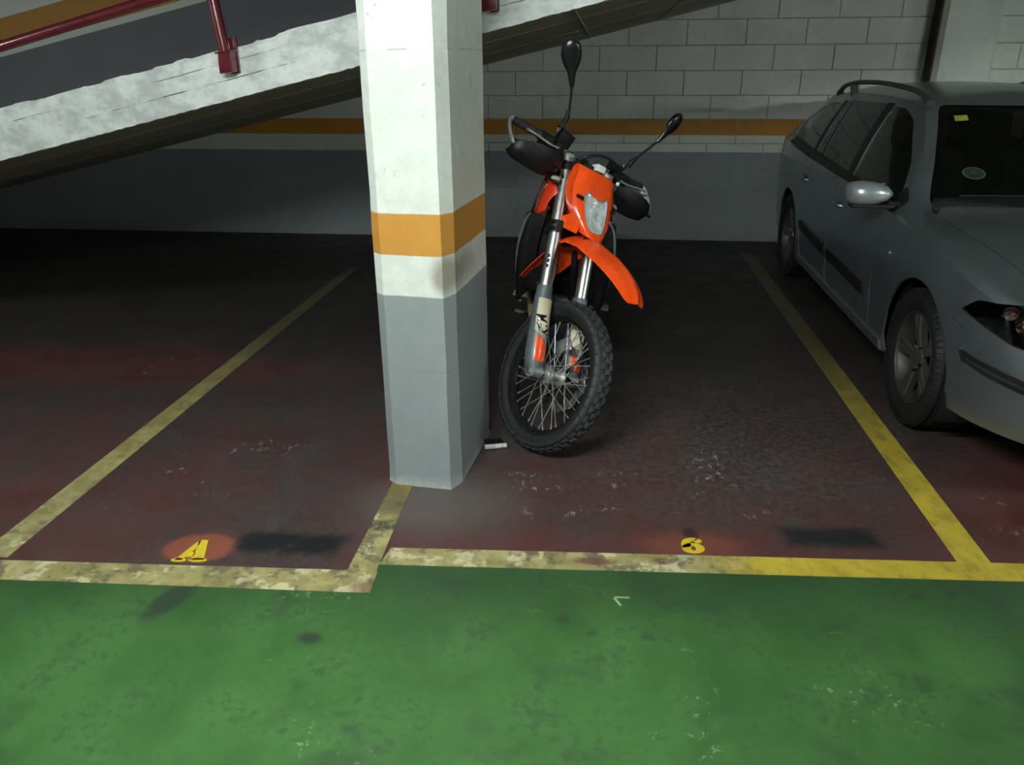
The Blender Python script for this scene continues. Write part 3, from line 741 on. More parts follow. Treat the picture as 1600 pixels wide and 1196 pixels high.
# handlebar and everything on it
hb = smooth_path([(-.40, -.545, 1.182), (-.30, -.525, 1.180), (-.19, -.500, 1.176), (-.11, -.475, 1.135), (-.06, -.47, 1.130), (.06, -.47, 1.130), (.11, -.475, 1.135), (.19, -.500, 1.176), (.30, -.525, 1.180), (.40, -.545, 1.182)], 5)
bar = MB().tube(hb, .0115, 16).build('handlebar', M_blackm, bike, ST)
for x in (.045, -.045): MB().box((x, -.47, 1.118), (.035, .05, .06)).build('bar_clamp', M_alu, bike, ST, .008)
def onbar(x):                                       # a point on the handlebar at lateral x
    return min(hb, key=lambda p: abs(p.x-x))
for sx in (1, -1):
    e0, e1 = Vector((sx*.265, -.5175, 1.1795)), Vector((sx*.398, -.5445, 1.182))
    b = MB(); rs = []; ps = []
    for k in range(27):
        ps.append(e0.lerp(e1, k/26)); rs.append(.0165 if k % 3 else .0175)
    rs[0] = rs[1] = .021; b.tube(ps, rs, 18); b.build('grip', M_rubber, bike, ST, smooth=60)
    MB().tube([Vector((sx*.20, -.503, 1.177)), Vector((sx*.262, -.517, 1.179))], .023, 16).box((sx*.232, -.505, 1.165), (.05, .055, .05)).build('switch_housing', M_black, bike, ST, .006)
    # lever
    lv = smooth_path([(sx*.185, -.470, 1.168), (sx*.215, -.452, 1.164), (sx*.26, -.447, 1.166), (sx*.31, -.455, 1.172), (sx*.345, -.464, 1.174), (sx*.365, -.467, 1.175)], 4)
    MB().tube(lv, [.0075]*(len(lv)-3)+[.0065, .008, .009], 10, flat=(.75, 1.1)).build('lever', mat('polished_lever', (.8, .8, .8), .25, .8), bike, ST)
    MB().box((sx*.175, -.485, 1.168), (.05, .04, .035)).build('lever_perch', M_black, bike, ST, .006)
    # hand guard: alloy strap from the bar end and black shield
    strap = smooth_path([(sx*.398, -.548, 1.182), (sx*.418, -.535, 1.172), (sx*.425, -.490, 1.140), (sx*.420, -.452, 1.112), (sx*.412, -.440, 1.100)], 5)
    hg = MB().tube(strap, .0125, 10, flat=(1.3, .5)).build('guard_strap', mat('brushed_strap', (.62, .63, .63), .4, .7), bike, ST)
    rows = []
    prof = [(.420, -.446, 1.112, 1.066), (.412, -.430, 1.122, 1.052), (.385, -.412, 1.134, 1.044), (.345, -.400, 1.146, 1.040), (.30, -.394, 1.152, 1.036), (.25, -.396, 1.154, 1.036), (.205, -.406, 1.152, 1.042), (.165, -.424, 1.146, 1.056)]
    for x, y, zt, zb in prof:
        ring = []
        for k in range(9):
            t = k/8; z = zb+(zt-zb)*t; yy = y+.016*math.sin(t*PI)-.016*(1-t)
            ring.append(Vector((sx*x, yy, z)))
        rows.append(ring+[p+Vector((0, -.006, 0)) for p in ring[::-1]])
    MB().loft(rows).build('hand_guard', M_black, bike, ST, smooth=55)
    for zz, xx in ((1.085, .385), (1.095, .21)): MB().tube([(sx*xx, -.40, zz), (sx*xx, -.372, zz)], .006, 10).build('guard_bolt', M_blackm, bike, ST)
MB().box((.150, -.515, 1.208), (.075, .05, .055), Matrix.Rotation(-.2, 3, 'Y')).build('brake_reservoir', M_black, bike, ST, .006)
MB().box((.150, -.515, 1.238), (.079, .054, .010), Matrix.Rotation(-.2, 3, 'Y')).build('reservoir_lid', M_black, bike, ST, .003)
MB().box((-.165, -.50, 1.205), (.06, .045, .04)).build('clutch_reservoir', M_black, bike, ST, .006)
# mirrors
def mirror(sx, P0, P1, P2, P3, yaw):
    b = MB().tube(smooth_path([P0, P1, P2], 6), .0056, 10); st_ = b.build('mirror_stem', M_black, bike, ST)
    MB().tube([Vector(P1)-Vector((0, 0, .028)), P1, Vector(P1)+(Vector(P2)-Vector(P1)).normalized()*.03], [.008, .012, .008], 10).build('stem_joint', M_black, st_, ST)
    MB().tube([Vector(P0)+Vector((0, 0, .025)), Vector(P0)+Vector((0, 0, .042))], .0078, 6).build('stem_nut', M_chrome, st_, ST)
    P2, P3 = Vector(P2), Vector(P3); d = (P3-P2).normalized(); L_ = (P3-P2).length
    nf = Vector((sx*math.sin(yaw), math.cos(yaw), 0)); nf = (nf-d*nf.dot(d)).normalized(); rt = d.cross(nf)
    prof = [(0, .008, .008), (.10, .012, .012), (.22, .015, .014), (.34, .020, .015), (.45, .032, .018), (.58, .0405, .021), (.70, .0430, .022), (.82, .0395, .020), (.91, .0305, .016), (.97, .0175, .010), (1.0, .004, .004)]
    rings = [[P2+d*(t*L_)+rt*(a*math.cos(q)) + nf*(h*math.sin(q)*(1 if math.sin(q) > 0 else .45)) for q in [2*PI*k/24 for k in range(24)]] for t, a, h in prof]
    hd = MB().loft(rings).build('mirror_head', M_bgloss, bike, ST, smooth=60)
    gl = [P2+d*(L_*(.69+.27*math.sin(q)))+rt*(.037*math.cos(q))-nf*.0105 for q in [2*PI*k/24 for k in range(24)]]
    MB().loft([gl, [p-nf*.0015 for p in gl]]).build('mirror_glass', M_mirror, hd, ST, smooth=0)
mirror(1, (.208, -.50, 1.198), (.192, -.50, 1.292), (.236, -.505, 1.405), (.350, -.50, 1.567), .55)
mirror(-1, (-.205, -.50, 1.195), (-.238, -.50, 1.262), (-.315, -.50, 1.392), (-.368, -.50, 1.550), .42)
# indicators on short stalks
for sx in (1, -1):
    MB().tube([ax(1.165, OF, sx*.125), ax(1.165, OF+.01, sx*.165)], .008, 10).build('indicator_stalk', M_black, bike, ST)
    o = MB().ellip(ax(1.165, OF+.02, sx*.178), (.030, .022, .014), Matrix.Rotation(.25*sx, 3, 'Y')).build('indicator', M_bgloss, bike, ST)
    MB().ellip(ax(1.165, OF+.030, sx*.180), (.023, .017, .0105), Matrix.Rotation(.25*sx, 3, 'Y')).build('indicator_lens', mat('smoked_lens', (.30, .29, .28), .12), o, ST)

# ---- body of the bike (not turned with the bars)
def secloft(stations, n=20, pw=2.6):
    """stations (y, zc, half width, half height): superellipse sections"""
    rings = []
    for y, zc, a, h in stations:
        ring = []
        for k in range(n):
            q = 2*PI*k/n; c_, s_ = math.cos(q), math.sin(q)
            ring.append((a*math.copysign(abs(c_)**(2/pw), c_), y, zc+h*math.copysign(abs(s_)**(2/pw), s_)))
        rings.append(ring)
    return MB().loft(rings)
MB().tube([(0, -.385, .93), (0, -.50, 1.165)], .032, 18).build('steering_head', M_blackm, bike)
secloft([(-.36, 1.00, .050, .045), (-.40, 1.015, .088, .075), (-.46, 1.02, .130, .100), (-.55, 1.02, .150, .105), (-.66, 1.00, .145, .100), (-.80, .96, .118, .075), (-.95, .93, .085, .045)]).build('fuel_tank', M_orange_d, bike)
MB().tube([(0, -.60, 1.11), (0, -.60, 1.14)], .036, 20).build('fuel_cap', M_black, bike)
for sx in (1, -1):
    # orange side shroud, lower edge kicked out
    rows = []
    SHR = ((-.325, 1.040, .960, .078, .118), (-.36, 1.092, .928, .100, .152), (-.42, 1.115, .905, .122, .178), (-.52, 1.11, .89, .138, .184), (-.64, 1.08, .87, .148, .176), (-.80, 1.02, .86, .140, .155))
    if sx < 0: SHR = ((-.420, 1.035, .965, .100, .140), (-.445, 1.085, .93, .118, .165))+SHR[3:]      # set back clear of the turned bars
    def shr_pt(y, t):
        ys_ = [-r[0] for r in SHR]; zt, zb, xt, xb = (float(np.interp(-y, ys_, [r[k] for r in SHR])) for k in (1, 2, 3, 4))
        return Vector((sx*(xt+(xb-xt)*t+.012*math.sin(t*PI)), y, zt+(zb-zt)*t))
    for r in SHR:
        ring = [shr_pt(r[0], t) for t in np.linspace(0, 1, 9)]
        rows.append(ring+[p-Vector((sx*.005, 0, 0)) for p in ring[::-1]])
    shr = MB().loft(rows).build('tank_shroud', M_orange_d, bike, smooth=50)
    me = text_mesh('ENDURO', .062, .001, .0008)
    for v in me.vertices:                             # runs down the forward face of the shroud
        u, w_ = v.co.x, v.co.y
        p = shr_pt((-.392 if sx > 0 else -.54)+(w_ if sx > 0 else -w_)*.75, .52+u*2.5); v.co = p+Vector((sx*(.0030+v.co.z), .003, 0))
    finish(me, 0); link('shroud_lettering', me, mat('gold_decal', (.55, .48, .25), .4), shr)
    by = 0 if sx > 0 else -.09
    MB().tube(smooth_path([(sx*.108, -.50+by, 1.125), (sx*.118, -.42+by, 1.125), (sx*.135, -.365+by, 1.085), (sx*.162, -.335+by, .99), (sx*.175, -.345+by, .935)]), .006, 8).build('shroud_trim', M_black, shr)
    # black radiator shield with grey outer edge
    rows = []
    for y, zt, zb, x in ((-.335, .925, .60, .110), (-.345, .935, .56, .150), (-.36, .935, .52, .180), (-.40, .92, .49, .200), (-.47, .91, .47, .205), (-.58, .90, .48, .190)):
        ring = [Vector((sx*(x+.018*math.sin(t*PI)), y-.07*t*t, zt+(zb-zt)*t)) for t in np.linspace(0, 1, 11)]
        rows.append(ring+[p-Vector((sx*.004, .006, 0)) for p in ring[::-1]])
    sh = MB().loft(rows).build('radiator_shield', M_black, bike, smooth=50)
    MB().tube(smooth_path([(sx*.168, -.35, .945), (sx*.195, -.38, .90), (sx*.212, -.40, .83), (sx*.220, -.42, .75), (sx*.214, -.44, .65), (sx*.198, -.46, .56), (sx*.178, -.47, .49)]), .0065, 8, flat=(1, 1)).build('shield_edge', M_edge, sh)
    # radiator with fins behind the shield
    rd = MB().box((sx*.10, -.395, .73), (.11, .035, .30)).build('radiator', M_blackm, bike, None, .006)
    MB().box((sx*.10, -.375, .60), (.02, .02, .05)).build('radiator_hose', M_black, bike, None, .006)
    MB().tube(smooth_path([(0, -.42, .96), (sx*.07, -.52, .93), (sx*.12, -.75, .85), (sx*.12, -.95, .66), (sx*.11, -1.02, .44)]), .019, 12).build('frame_spar', M_blackm, bike)
    MB().tube(smooth_path([(sx*.03, -.40, .92), (sx*.05, -.37, .70), (sx*.07, -.42, .42), (sx*.10, -.62, .27), (sx*.10, -.95, .27), (sx*.11, -1.02, .44)]), .015, 12).build('down_tube', M_blackm, bike)
    # foot peg with teeth
    py = -.93
    pg = MB().tube([(sx*.14, py, .375), (sx*.175, py, .38)], .012, 10).box((sx*.215, py, .385), (.085, .05, .012)).build('foot_peg', M_alu, bike, None, .003)
    b = MB()
    for k in range(6):
        for yy in (-.022, .022): b.box((sx*(.18+.014*k), py+yy, .397), (.005, .006, .014))
    o = b.build('peg_teeth', M_alu, pg, smooth=0); o['kind'] = 'stuff'
    # side panel, number field, swingarm
    secloft([(-.95, .84, .010, .055), (-1.10, .86, .012, .075), (-1.35, .90, .012, .070), (-1.50, .93, .008, .04)], 16).build('side_panel', M_orange_d, bike, Matrix.Translation((sx*.125, 0, 0)))
    MB().tube([(sx*.09, -.98, .38), (sx*.095, -1.2, .36), (sx*.10, -1.5, .335)], [.03, .026, .022], 12, flat=(1.3, .6)).build('swingarm', M_alu, bike)
# engine
b = MB().box((0, -.72, .42), (.22, .34, .26)); eng = b.build('engine_case', M_alu, bike, None, .03, seg=3)
MB().tube([(.11, -.70, .42), (.145, -.70, .42)], .085, 28).build('clutch_cover', M_blackm, eng)
MB().tube([(-.11, -.74, .40), (-.15, -.74, .40)], .075, 28).build('flywheel_cover', M_blackm, eng)
b = MB()
for k in range(7): b.box((0, -.60+.012*k, .56+.03*k), (.15, .15, .012))
b.box((0, -.565, .65), (.12, .12, .22)); b.box((0, -.53, .79), (.14, .15, .08)); b.build('cylinder', M_blackm, eng, None, .003)
MB().tube(smooth_path([(.03, -.47, .72), (.05, -.375, .66), (.06, -.345, .55), (.055, -.36, .45), (.09, -.46, .37), (.15, -.70, .50), (.17, -.95, .70), (.165, -1.2, .80)]), .021, 14).build('exhaust_header', M_tan, bike)
MB().tube([(.175, -1.18, .80), (.18, -1.25, .82), (.185, -1.62, .90), (.185, -1.66, .91)], [.035, .058, .058, .04], 18, flat=(1.15, .85)).build('silencer', M_alu, bike)
# skid plate
rows = [[(u*.12*(1 if y < -.42 else .75), y, z+.03*abs(u)**3) for u in np.linspace(-1, 1, 11)] + [(u*.12*(1 if y < -.42 else .75), y-.004, z+.03*abs(u)**3+.006) for u in np.linspace(1, -1, 11)] for y, z in ((-.345, .50), (-.36, .42), (-.42, .33), (-.55, .265), (-.90, .25))]
MB().loft(rows).build('skid_plate', M_grey, bike)
# brake pedal and gear lever
MB().tube(smooth_path([(.15, -.92, .32), (.165, -.80, .33), (.17, -.70, .36), (.20, -.68, .365)]), .008, 8).build('brake_pedal', M_alu, bike)
MB().box((.19, -.68, .372), (.05, .03, .008)).build('pedal_pad', M_alu, bike, None, .002)
MB().tube(smooth_path([(-.15, -.86, .36), (-.165, -.75, .36), (-.17, -.70, .36), (-.21, -.69, .365)]), .007, 8).build('gear_lever', M_alu, bike)
# seat, tail, rear wheel, stand
secloft([(-.72, 1.00, .055, .05), (-.85, .95, .095, .06), (-1.05, .925, .12, .055), (-1.30, .93, .125, .05), (-1.50, .945, .11, .045), (-1.66, .96, .07, .03)]).build('seat', M_black, bike)
rows = [[(u*w_, y, z-.03*abs(u)**2.5) for u in np.linspace(-1, 1, 13)]+[(u*w_, y, z-.03*abs(u)**2.5-.006) for u in np.linspace(1, -1, 13)] for y, z, w_ in ((-1.25, .86, .10), (-1.5, .91, .105), (-1.75, .93, .095), (-1.95, .90, .07))]
MB().loft(rows).build('rear_mudguard', M_black, bike)
MB().box((0, -1.86, .885), (.10, .03, .04)).build('tail_lamp', mat('red_lens', (.35, .01, .01), .2), bike, None, .008)
wheel('rear_', .325, .062, .232, (0, -1.50, .325), 34, .011, None, .09)
MB().lathe([(-.062, .02), (-.062, .115), (-.056, .115), (-.056, .02)], (0, -1.5, .325), 'x', 44, True).build('rear_sprocket', M_orange, bike)
MB().lathe([(.060, .06), (.060, .11), (.064, .11), (.064, .06)], (0, -1.5, .325), 'x', 44, True).build('rear_brake_disc', M_chrome, bike)
MB().tube([(-.125, -1.5, .325), (.125, -1.5, .325)], .011, 12).build('rear_axle', M_chrome, bike)
gz = lambda x: -x*math.tan(LEAN)
MB().tube([(-.10, -.88, .33), (-.20, -.87, .20), (-.292, -.86, gz(-.292)+.012)], [.013, .012, .010], 12).box((-.295, -.86, gz(-.295)+.006), (.05, .06, .010)).build('side_stand', M_blackm, bike)

# ------------------------------------------------------------------ parked estate car (nose towards the lane, local -y)
CX, CY, CYAW = 2.275, 3.45, .012
car = empty('estate_car'); tag(car, 'silver grey estate car with roof rails parked in the right hand bay', 'car')
car.matrix_world = Matrix.Translation((CX, CY, 0)) @ Matrix.Rotation(-CYAW, 4, 'Z')
def paint_mat():
    n = NT('grey_metallic_paint'); v = n.obj()
    fl = n.noise(900, 1, .5, v); d = n.noise(5, 4, .6, v)
    c = n.mix(n.step(fl, .3, .7), (.31, .365, .415), (.41, .465, .515))
    c = n.mix(n.mul(n.step(d, .5, .75), .25), c, (.24, .26, .27))
    m = n.fin(c, n.step(d, .3, .7, .38, .46), .92, .5)
    n.b.inputs['Coat Weight'].default_value = .6; n.b.inputs['Coat Roughness'].default_value = .12
    return m
M_paint = paint_mat()
M_trim = mat('black_trim', (.012, .012, .012), .5, 0, .4, .2)
M_rail = mat('grey_roof_rail', (.06, .065, .062), .45, .2, .4, .1)
M_glass = glass_mat('car_glass', (.50, .55, .52), 1.5)
M_priv = glass_mat('tinted_glass', (.36, .39, .37), 1.5)
M_inter = mat('dark_upholstery', (.035, .036, .036), .8, 0, .2, .2, 40)
M_alloy = mat('alloy_wheel', (.17, .16, .148), .38, .75, .5, .15, 12)
M_ctyre = mat('car_tyre', (.010, .010, .011), .7, 0, .3, .2, 30)
M_amber = mat('amber_bulb', (.75, .22, .02), .25)
fW = pchip([-.93, -.915, -.88, -.80, -.70, -.60, -.45, -.25, 0, .4, 1.5, 2.76, 3.2, 3.5, 3.66, 3.74, 3.78], [.30, .45, .56, .665, .735, .785, .835, .868, .882, .886, .888, .886, .865, .825, .775, .70, .58])
fb = pchip([-.93, -.85, -.6, -.3, .35, 2.4, 3.2, 3.6, 3.78], [.30, .255, .225, .21, .20, .20, .24, .30, .38])
fbelt = pchip([-.93, -.91, -.88, -.8, -.65, -.45, -.2, .2, .55, 1.0, 2.0, 2.8, 3.3, 3.6, 3.72, 3.78], [.46, .53, .585, .645, .70, .75, .80, .85, .880, .903, .94, .975, 1.0, .99, .94, .80])
fc = pchip([-.93, -.91, -.88, -.8, -.65, -.45, -.2, .15, .40, .45, .62, .90, 1.12, 1.3, 1.6, 2.1, 2.8, 3.2, 3.42, 3.55, 3.68, 3.75, 3.78], [.48, .565, .625, .695, .75, .80, .848, .895, .912, .925, 1.045, 1.265, 1.385, 1.418, 1.435, 1.44, 1.425, 1.385, 1.33, 1.22, 1.05, .94, .82])
fxr = pchip([-.93, -.88, -.7, -.4, 0, .4, .52, .80, 1.15, 2.0, 3.0, 3.4, 3.6, 3.74, 3.78], [.22, .40, .54, .62, .675, .715, .715, .665, .60, .60, .585, .575, .60, .58, .45])
fzr = pchip([-.93, -.88, -.7, -.4, 0, .40, .52, .80, 1.12, 1.4, 2.0, 2.8, 3.2, 3.42, 3.6, 3.72, 3.78], [.47, .605, .70, .78, .845, .876, .892, 1.105, 1.325, 1.362, 1.372, 1.345, 1.295, 1.22, 1.06, .95, .81])
def section(y):
    w, zb, zt, zc, xr, zr = fW(y), fb(y), fbelt(y), fc(y), min(fxr(y), fW(y)*.9), fzr(y)
    zc = max(zc, zr+.003); zr = max(zr, zt+.006); zc = max(zc, zr+.004)
    hgt = zt-zb
    P = [(.90*w, zb), (.955*w, zb+.015), (.982*w, zb+.16*hgt), (.985*w, zb+.30*hgt), (.992*w, zb+.36*hgt), (w, zb+.62*hgt), (.992*w, zb+.82*hgt), (.972*w, zt-.012), (.945*w, zt+.004)]
    gx, gz_ = .925*w, zt+.012
    gx = max(gx, xr+.004); gz_ = min(gz_, zr)
    for t in (0, .25, .5, .75): P.append((gx+(xr-gx)*t+.016*math.sin(t*PI), gz_+(zr-gz_)*t))
    P.append((xr, zr))
    for t in (.08, .2, .4, .65, .85, 1.0):
        P.append((xr*(1-t), zr+(zc-zr)*(1-(1-t)**2.2)))
    return P
YS = sorted(set([-.93, -.922, -.915, -.905, -.893, -.88] + list(np.round(np.arange(-.86, 3.66, .04), 3)) + [3.68, 3.70, 3.72, 3.74, 3.755, 3.77, 3.78]))
def car_shell(off=0.0, th=.012, y0=-9, y1=9):
    """body skin offset outwards by off, th thick inwards"""
    ys = [y for y in YS if y0 <= y <= y1]
    rows = []
    for y in ys:
        h = section(y); rows.append([(-x, y, z) for x, z in h] + [(x, y, z) for x, z in h[-2::-1]])
    b = MB(); b.loft(rows, False, False); m = len(rows[0])
    if y0 == -9: b.f.append(tuple(range(m)))
    if y1 == 9: b.f.append(tuple((len(rows)-1)*m+k for k in range(m)))
    me = bpy.data.meshes.new('s'); me.from_pydata(b.v, [], b.f); bm = bmesh.new(); bm.from_mesh(me)
    bmesh.ops.recalc_face_normals(bm, faces=bm.faces); bm.normal_update()
    # normals outwards: the roof faces up
    top = max(bm.faces, key=lambda f: f.calc_center_median().z)
    if top.normal.z < 0: bmesh.ops.reverse_faces(bm, faces=bm.faces); bm.normal_update()
    nv = {v.index: v.normal.copy() for v in bm.verts}
    for v in bm.verts: v.co += nv[v.index]*off
    outer = list(bm.verts); of = list(bm.faces); be = [e for e in bm.edges if e.is_boundary]
    inner = {v: bm.verts.new(v.co - nv[v.index]*th) for v in outer}
    for f in of: bm.faces.new([inner[v] for v in reversed(f.verts)])
    for e in be: 
        a, c = e.verts
        try: bm.faces.new([a, c, inner[c], inner[a]])
        except ValueError: pass
    bmesh.ops.recalc_face_normals(bm, faces=bm.faces)
    bm.to_mesh(me); bm.free(); return me
def rounded(poly, r=.03, n=4):
    out = []
    k = len(poly)
    for i in range(k):
        a, b_, c = Vector(poly[i-1]), Vector(poly[i]), Vector(poly[(i+1) % k])
        d0 = min(r, (a-b_).length*.45); d1 = min(r, (c-b_).length*.45)
        p0 = b_+(a-b_).normalized()*d0; p1 = b_+(c-b_).normalized()*d1
        for t in range(n+1):
            u = t/n; out.append(tuple((1-u)**2*p0+2*u*(1-u)*b_+u*u*p1))
    return out
def prism_m(poly, d0, d1, plane): return MB().prism(poly, d0, d1, plane).mesh('c', None, 0, 0)
DG = Vector((-1, -1, 0)).normalized(); DT = Vector((1, -1, 0)).normalized()
def diag_prism(poly, d0, d1, d=DG, t=DT):
    b = MB(); n_ = len(poly)
    vs_ = [t*u+Vector((0, 0, v))+d*d0 for u, v in poly]+[t*u+Vector((0, 0, v))+d*d1 for u, v in poly]
    b.add(vs_, [tuple(range(n_-1, -1, -1)), tuple(range(n_, 2*n_))]+[(i, (i+1) % n_, n_+(i+1) % n_, n_+i) for i in range(n_)])
    return b.mesh('c', None, 0, 0)
# daylight openings in side view (y, z)
SIDE = {'front': rounded([(.66, .918), (1.42, .938), (1.50, 1.318), (1.30, 1.318), (1.10, 1.262), (.86, 1.095)], .05),
        'rear': rounded([(1.53, .942), (2.16, .966), (2.28, 1.318), (1.62, 1.330)], .03),
        'vent': rounded([(2.19, .968), (2.36, .975), (2.44, 1.305), (2.31, 1.314)], .02),
        'quarter': rounded([(2.44, .98), (3.10, 1.02), (3.26, 1.10), (3.02, 1.235), (2.78, 1.285), (2.52, 1.30)], .06)}
WS = rounded([(-.695, .890), (-.60, .908), (-.3, .925), (0, .932), (.3, .925), (.60, .908), (.695, .890), (.535, 1.345), (-.535, 1.345)], .05)
HATCH = rounded([(-.50, 1.06), (.50, 1.06), (.47, 1.30), (-.47, 1.30)], .06)
LAMP = rounded([(-.345, .655), (-.275, .712), (-.10, .735), (.12, .712), (.27, .668), (.26, .628), (.06, .590), (-.10, .596), (-.24, .630)], .02)
STRIP = [(-.295, .510), (-.20, .500), (0, .487), (.30, .475), (.30, .432), (0, .440), (-.18, .455), (-.27, .472)]
body = car_shell()
for k, p in SIDE.items(): body = boolean(body, prism_m(p, -1.3, 1.3, 'yz'))
body = boolean(body, prism_m(WS, .455, 1.6, 'xz')); body = boolean(body, prism_m(HATCH, 3.0, 4.2, 'xz'))
for yc in (0, 2.75):
    for s in (-1, 1): body = boolean(body, MB().tube([(s*.55, yc, .315), (s*1.2, yc, .315)], .358, 56).mesh('c', None, 0, 0))
body = boolean(body, diag_prism(LAMP, .3, 1.6))
LAMPR = [(-u, v) for u, v in LAMP]
DG2 = Vector((1, -1, 0)).normalized(); DT2 = Vector((1, 1, 0)).normalized()
body = boolean(body, diag_prism(LAMPR, .3, 1.6, DG2, DT2))
# shut lines: thin slots right through the skin
def slot(path, w, d0, d1, plane):
    P = [Vector(p) for p in path]; L_ = []; Rr = []
    for i, p in enumerate(P):
        t = (P[min(i+1, len(P)-1)]-P[max(i-1, 0)]).normalized(); n_ = Vector((-t.y, t.x))
        L_.append(tuple(p+n_*w)); Rr.append(tuple(p-n_*w))
    return prism_m(L_+Rr[::-1], d0, d1, plane)
SH = .0036
for s in (-1, 1):
    d = (-1.2, -.60) if s < 0 else (.60, 1.2)
    for path in ([(.50, .895), (.52, .80), (.60, .66), (.62, .50), (.60, .34), (.585, .245)], [(1.50, .925), (1.545, .80), (1.56, .60), (1.54, .40), (1.50, .245)], [(2.42, .965), (2.47, .86), (2.44, .70), (2.34, .50), (2.27, .34), (2.24, .25)]):
        body = boolean(body, slot(path, SH, d[0], d[1], 'yz'))
    body = boolean(body, slot([(-.34, .60), (-.44, .605), (-.5, .61)] if False else [(-.33, .607), (-.44, .585)], .002, d[0], d[1], 'yz'))
    hs = [(s*.69, .42), (s*.685, .2), (s*.66, -.1), (s*.63, -.35), (s*.585, -.55), (s*.50, -.72)]
    body = boolean(body, slot(hs, SH, .66, 1.05, 'xy'))
body.materials.clear(); finish(body, 32)
shell = link('body', body, M_paint, car)
# glass panes set into the openings
def pane(name, poly, m, plane, d0, d1, scale=1.0, mirror_=True, y0=-9, y1=9):
    me = boolean(car_shell(-.003, .004, y0, y1), prism_m(poly, d0, d1, plane), 'INTERSECT'); finish(me, 30)
    o = link(name, me, m, car)
    if mirror_:
        m2 = me.copy(); m2.transform(Matrix.Scale(-1, 4, (1, 0, 0))); m2.flip_normals(); link(name, m2, m, car)
    return o
for k, p in SIDE.items(): pane('side_window', p, M_glass if k == 'front' else M_priv, 'yz', -1.3, -.2, y0=.4, y1=3.6)
ws = pane('windscreen', WS, M_glass, 'xz', .455, 1.6, mirror_=False, y0=.2, y1=1.7)
pane('rear_window', HATCH, M_priv, 'xz', 3.0, 4.2, mirror_=False, y0=2.8, y1=9)
# black frit round the windscreen, pillar trims, waist trims
def patch(name, poly, m, plane, d0, d1, off=.002, th=.006, y0=-9, y1=9, parent=car, mirror_=False):
    me = boolean(car_shell(off, th, y0, y1), prism_m(poly, d0, d1, plane), 'INTERSECT'); finish(me, 30)
    o = link(name, me, m, parent)
    if mirror_:
        m2 = me.copy(); m2.transform(Matrix.Scale(-1, 4, (1, 0, 0))); m2.flip_normals(); link(name, m2, m, parent)
    return o
fr = boolean(car_shell(-.0085, .003, .2, 1.7), prism_m(WS, .455, 1.6, 'xz'), 'INTERSECT')
fr = boolean(fr, prism_m(rounded([(-.622, .965), (-.3, .985), (.3, .985), (.622, .965), (.495, 1.318), (-.495, 1.318)], .04), -.2, 1.6, 'xz')); finish(fr, 30); link('frit_band', fr, M_trim, ws)
patch('window_pillar', [(1.425, .932), (1.53, .934), (1.62, 1.336), (1.505, 1.336)], M_trim, 'yz', -1.3, -.4, .003, .008, .9, 2.2, mirror_=True)
patch('window_pillar', [(2.165, .958), (2.195, .96), (2.312, 1.322), (2.282, 1.324)], M_trim, 'yz', -1.3, -.4, .003, .008, 1.8, 2.8, mirror_=True)
patch('window_pillar', [(2.365, .967), (2.44, .97), (2.52, 1.312), (2.445, 1.314)], M_trim, 'yz', -1.3, -.4, .003, .008, 1.8, 2.9, mirror_=True)
patch('waist_trim', [(.62, .895), (1.5, .915), (2.4, .945), (3.1, .985), (3.16, 1.03), (2.44, .988), (1.5, .945), (.66, .922)], M_trim, 'yz', -1.3, -.4, .004, .009, .4, 3.5, mirror_=True)
patch('mirror_sail', rounded([(.535, .875), (.62, .880), (.70, .915), (.70, .975)], .01), M_trim, 'yz', -1.3, -.5, .004, .02, .4, 1.0, mirror_=True)
patch('rubbing_strip', rounded([(.70, .47), (1.49, .485), (1.49, .425), (.72, .405)], .02), M_trim, 'yz', -1.3, -.6, .012, .016, .5, 1.7, mirror_=True)
patch('rubbing_strip', rounded([(1.55, .487), (2.30, .515), (2.26, .46), (1.55, .428)], .02), M_trim, 'yz', -1.3, -.6, .012, .016, 1.4, 2.6, mirror_=True)
patch('sill', [(.40, .19), (2.36, .19), (2.36, .262), (.40, .262)], M_paint, 'yz', -1.3, -.6, .012, .02, .3, 2.5, mirror_=True)
# bumper strip with its bright end, headlamp lens and innards
def dpatch(name, poly, m, off, th, parent=car):
    me = boolean(car_shell(off, th, -9, .2), diag_prism(poly, .3, 1.6), 'INTERSECT'); finish(me, 30); o = link(name, me, m, parent)
    m2 = me.copy(); m2.transform(Matrix.Scale(-1, 4, (1, 0, 0))); m2.flip_normals(); link(name, m2, m, parent)
    return o
bs = dpatch('bumper_strip', STRIP, M_trim, .010, .016)
dpatch('strip_rib', [(-.26, .489), (0, .468), (.29, .459), (.29, .452), (0, .461), (-.255, .481)], mat('strip_grey', (.035, .036, .037), .45), .014, .01, bs)
dpatch('strip_end', [(-.303, .511), (-.294, .511), (-.270, .472), (-.264, .468), (-.276, .466)], M_chrome, .012, .014, bs)
hl = dpatch('headlamp', LAMP, M_lens, -.001, .004)
hb_ = dpatch('headlamp_housing', LAMP, mat('lamp_housing', (.10, .082, .068), .3, .3), -.075, .006, hl)
rim_p = [(u*1.0, v) for u, v in LAMP]
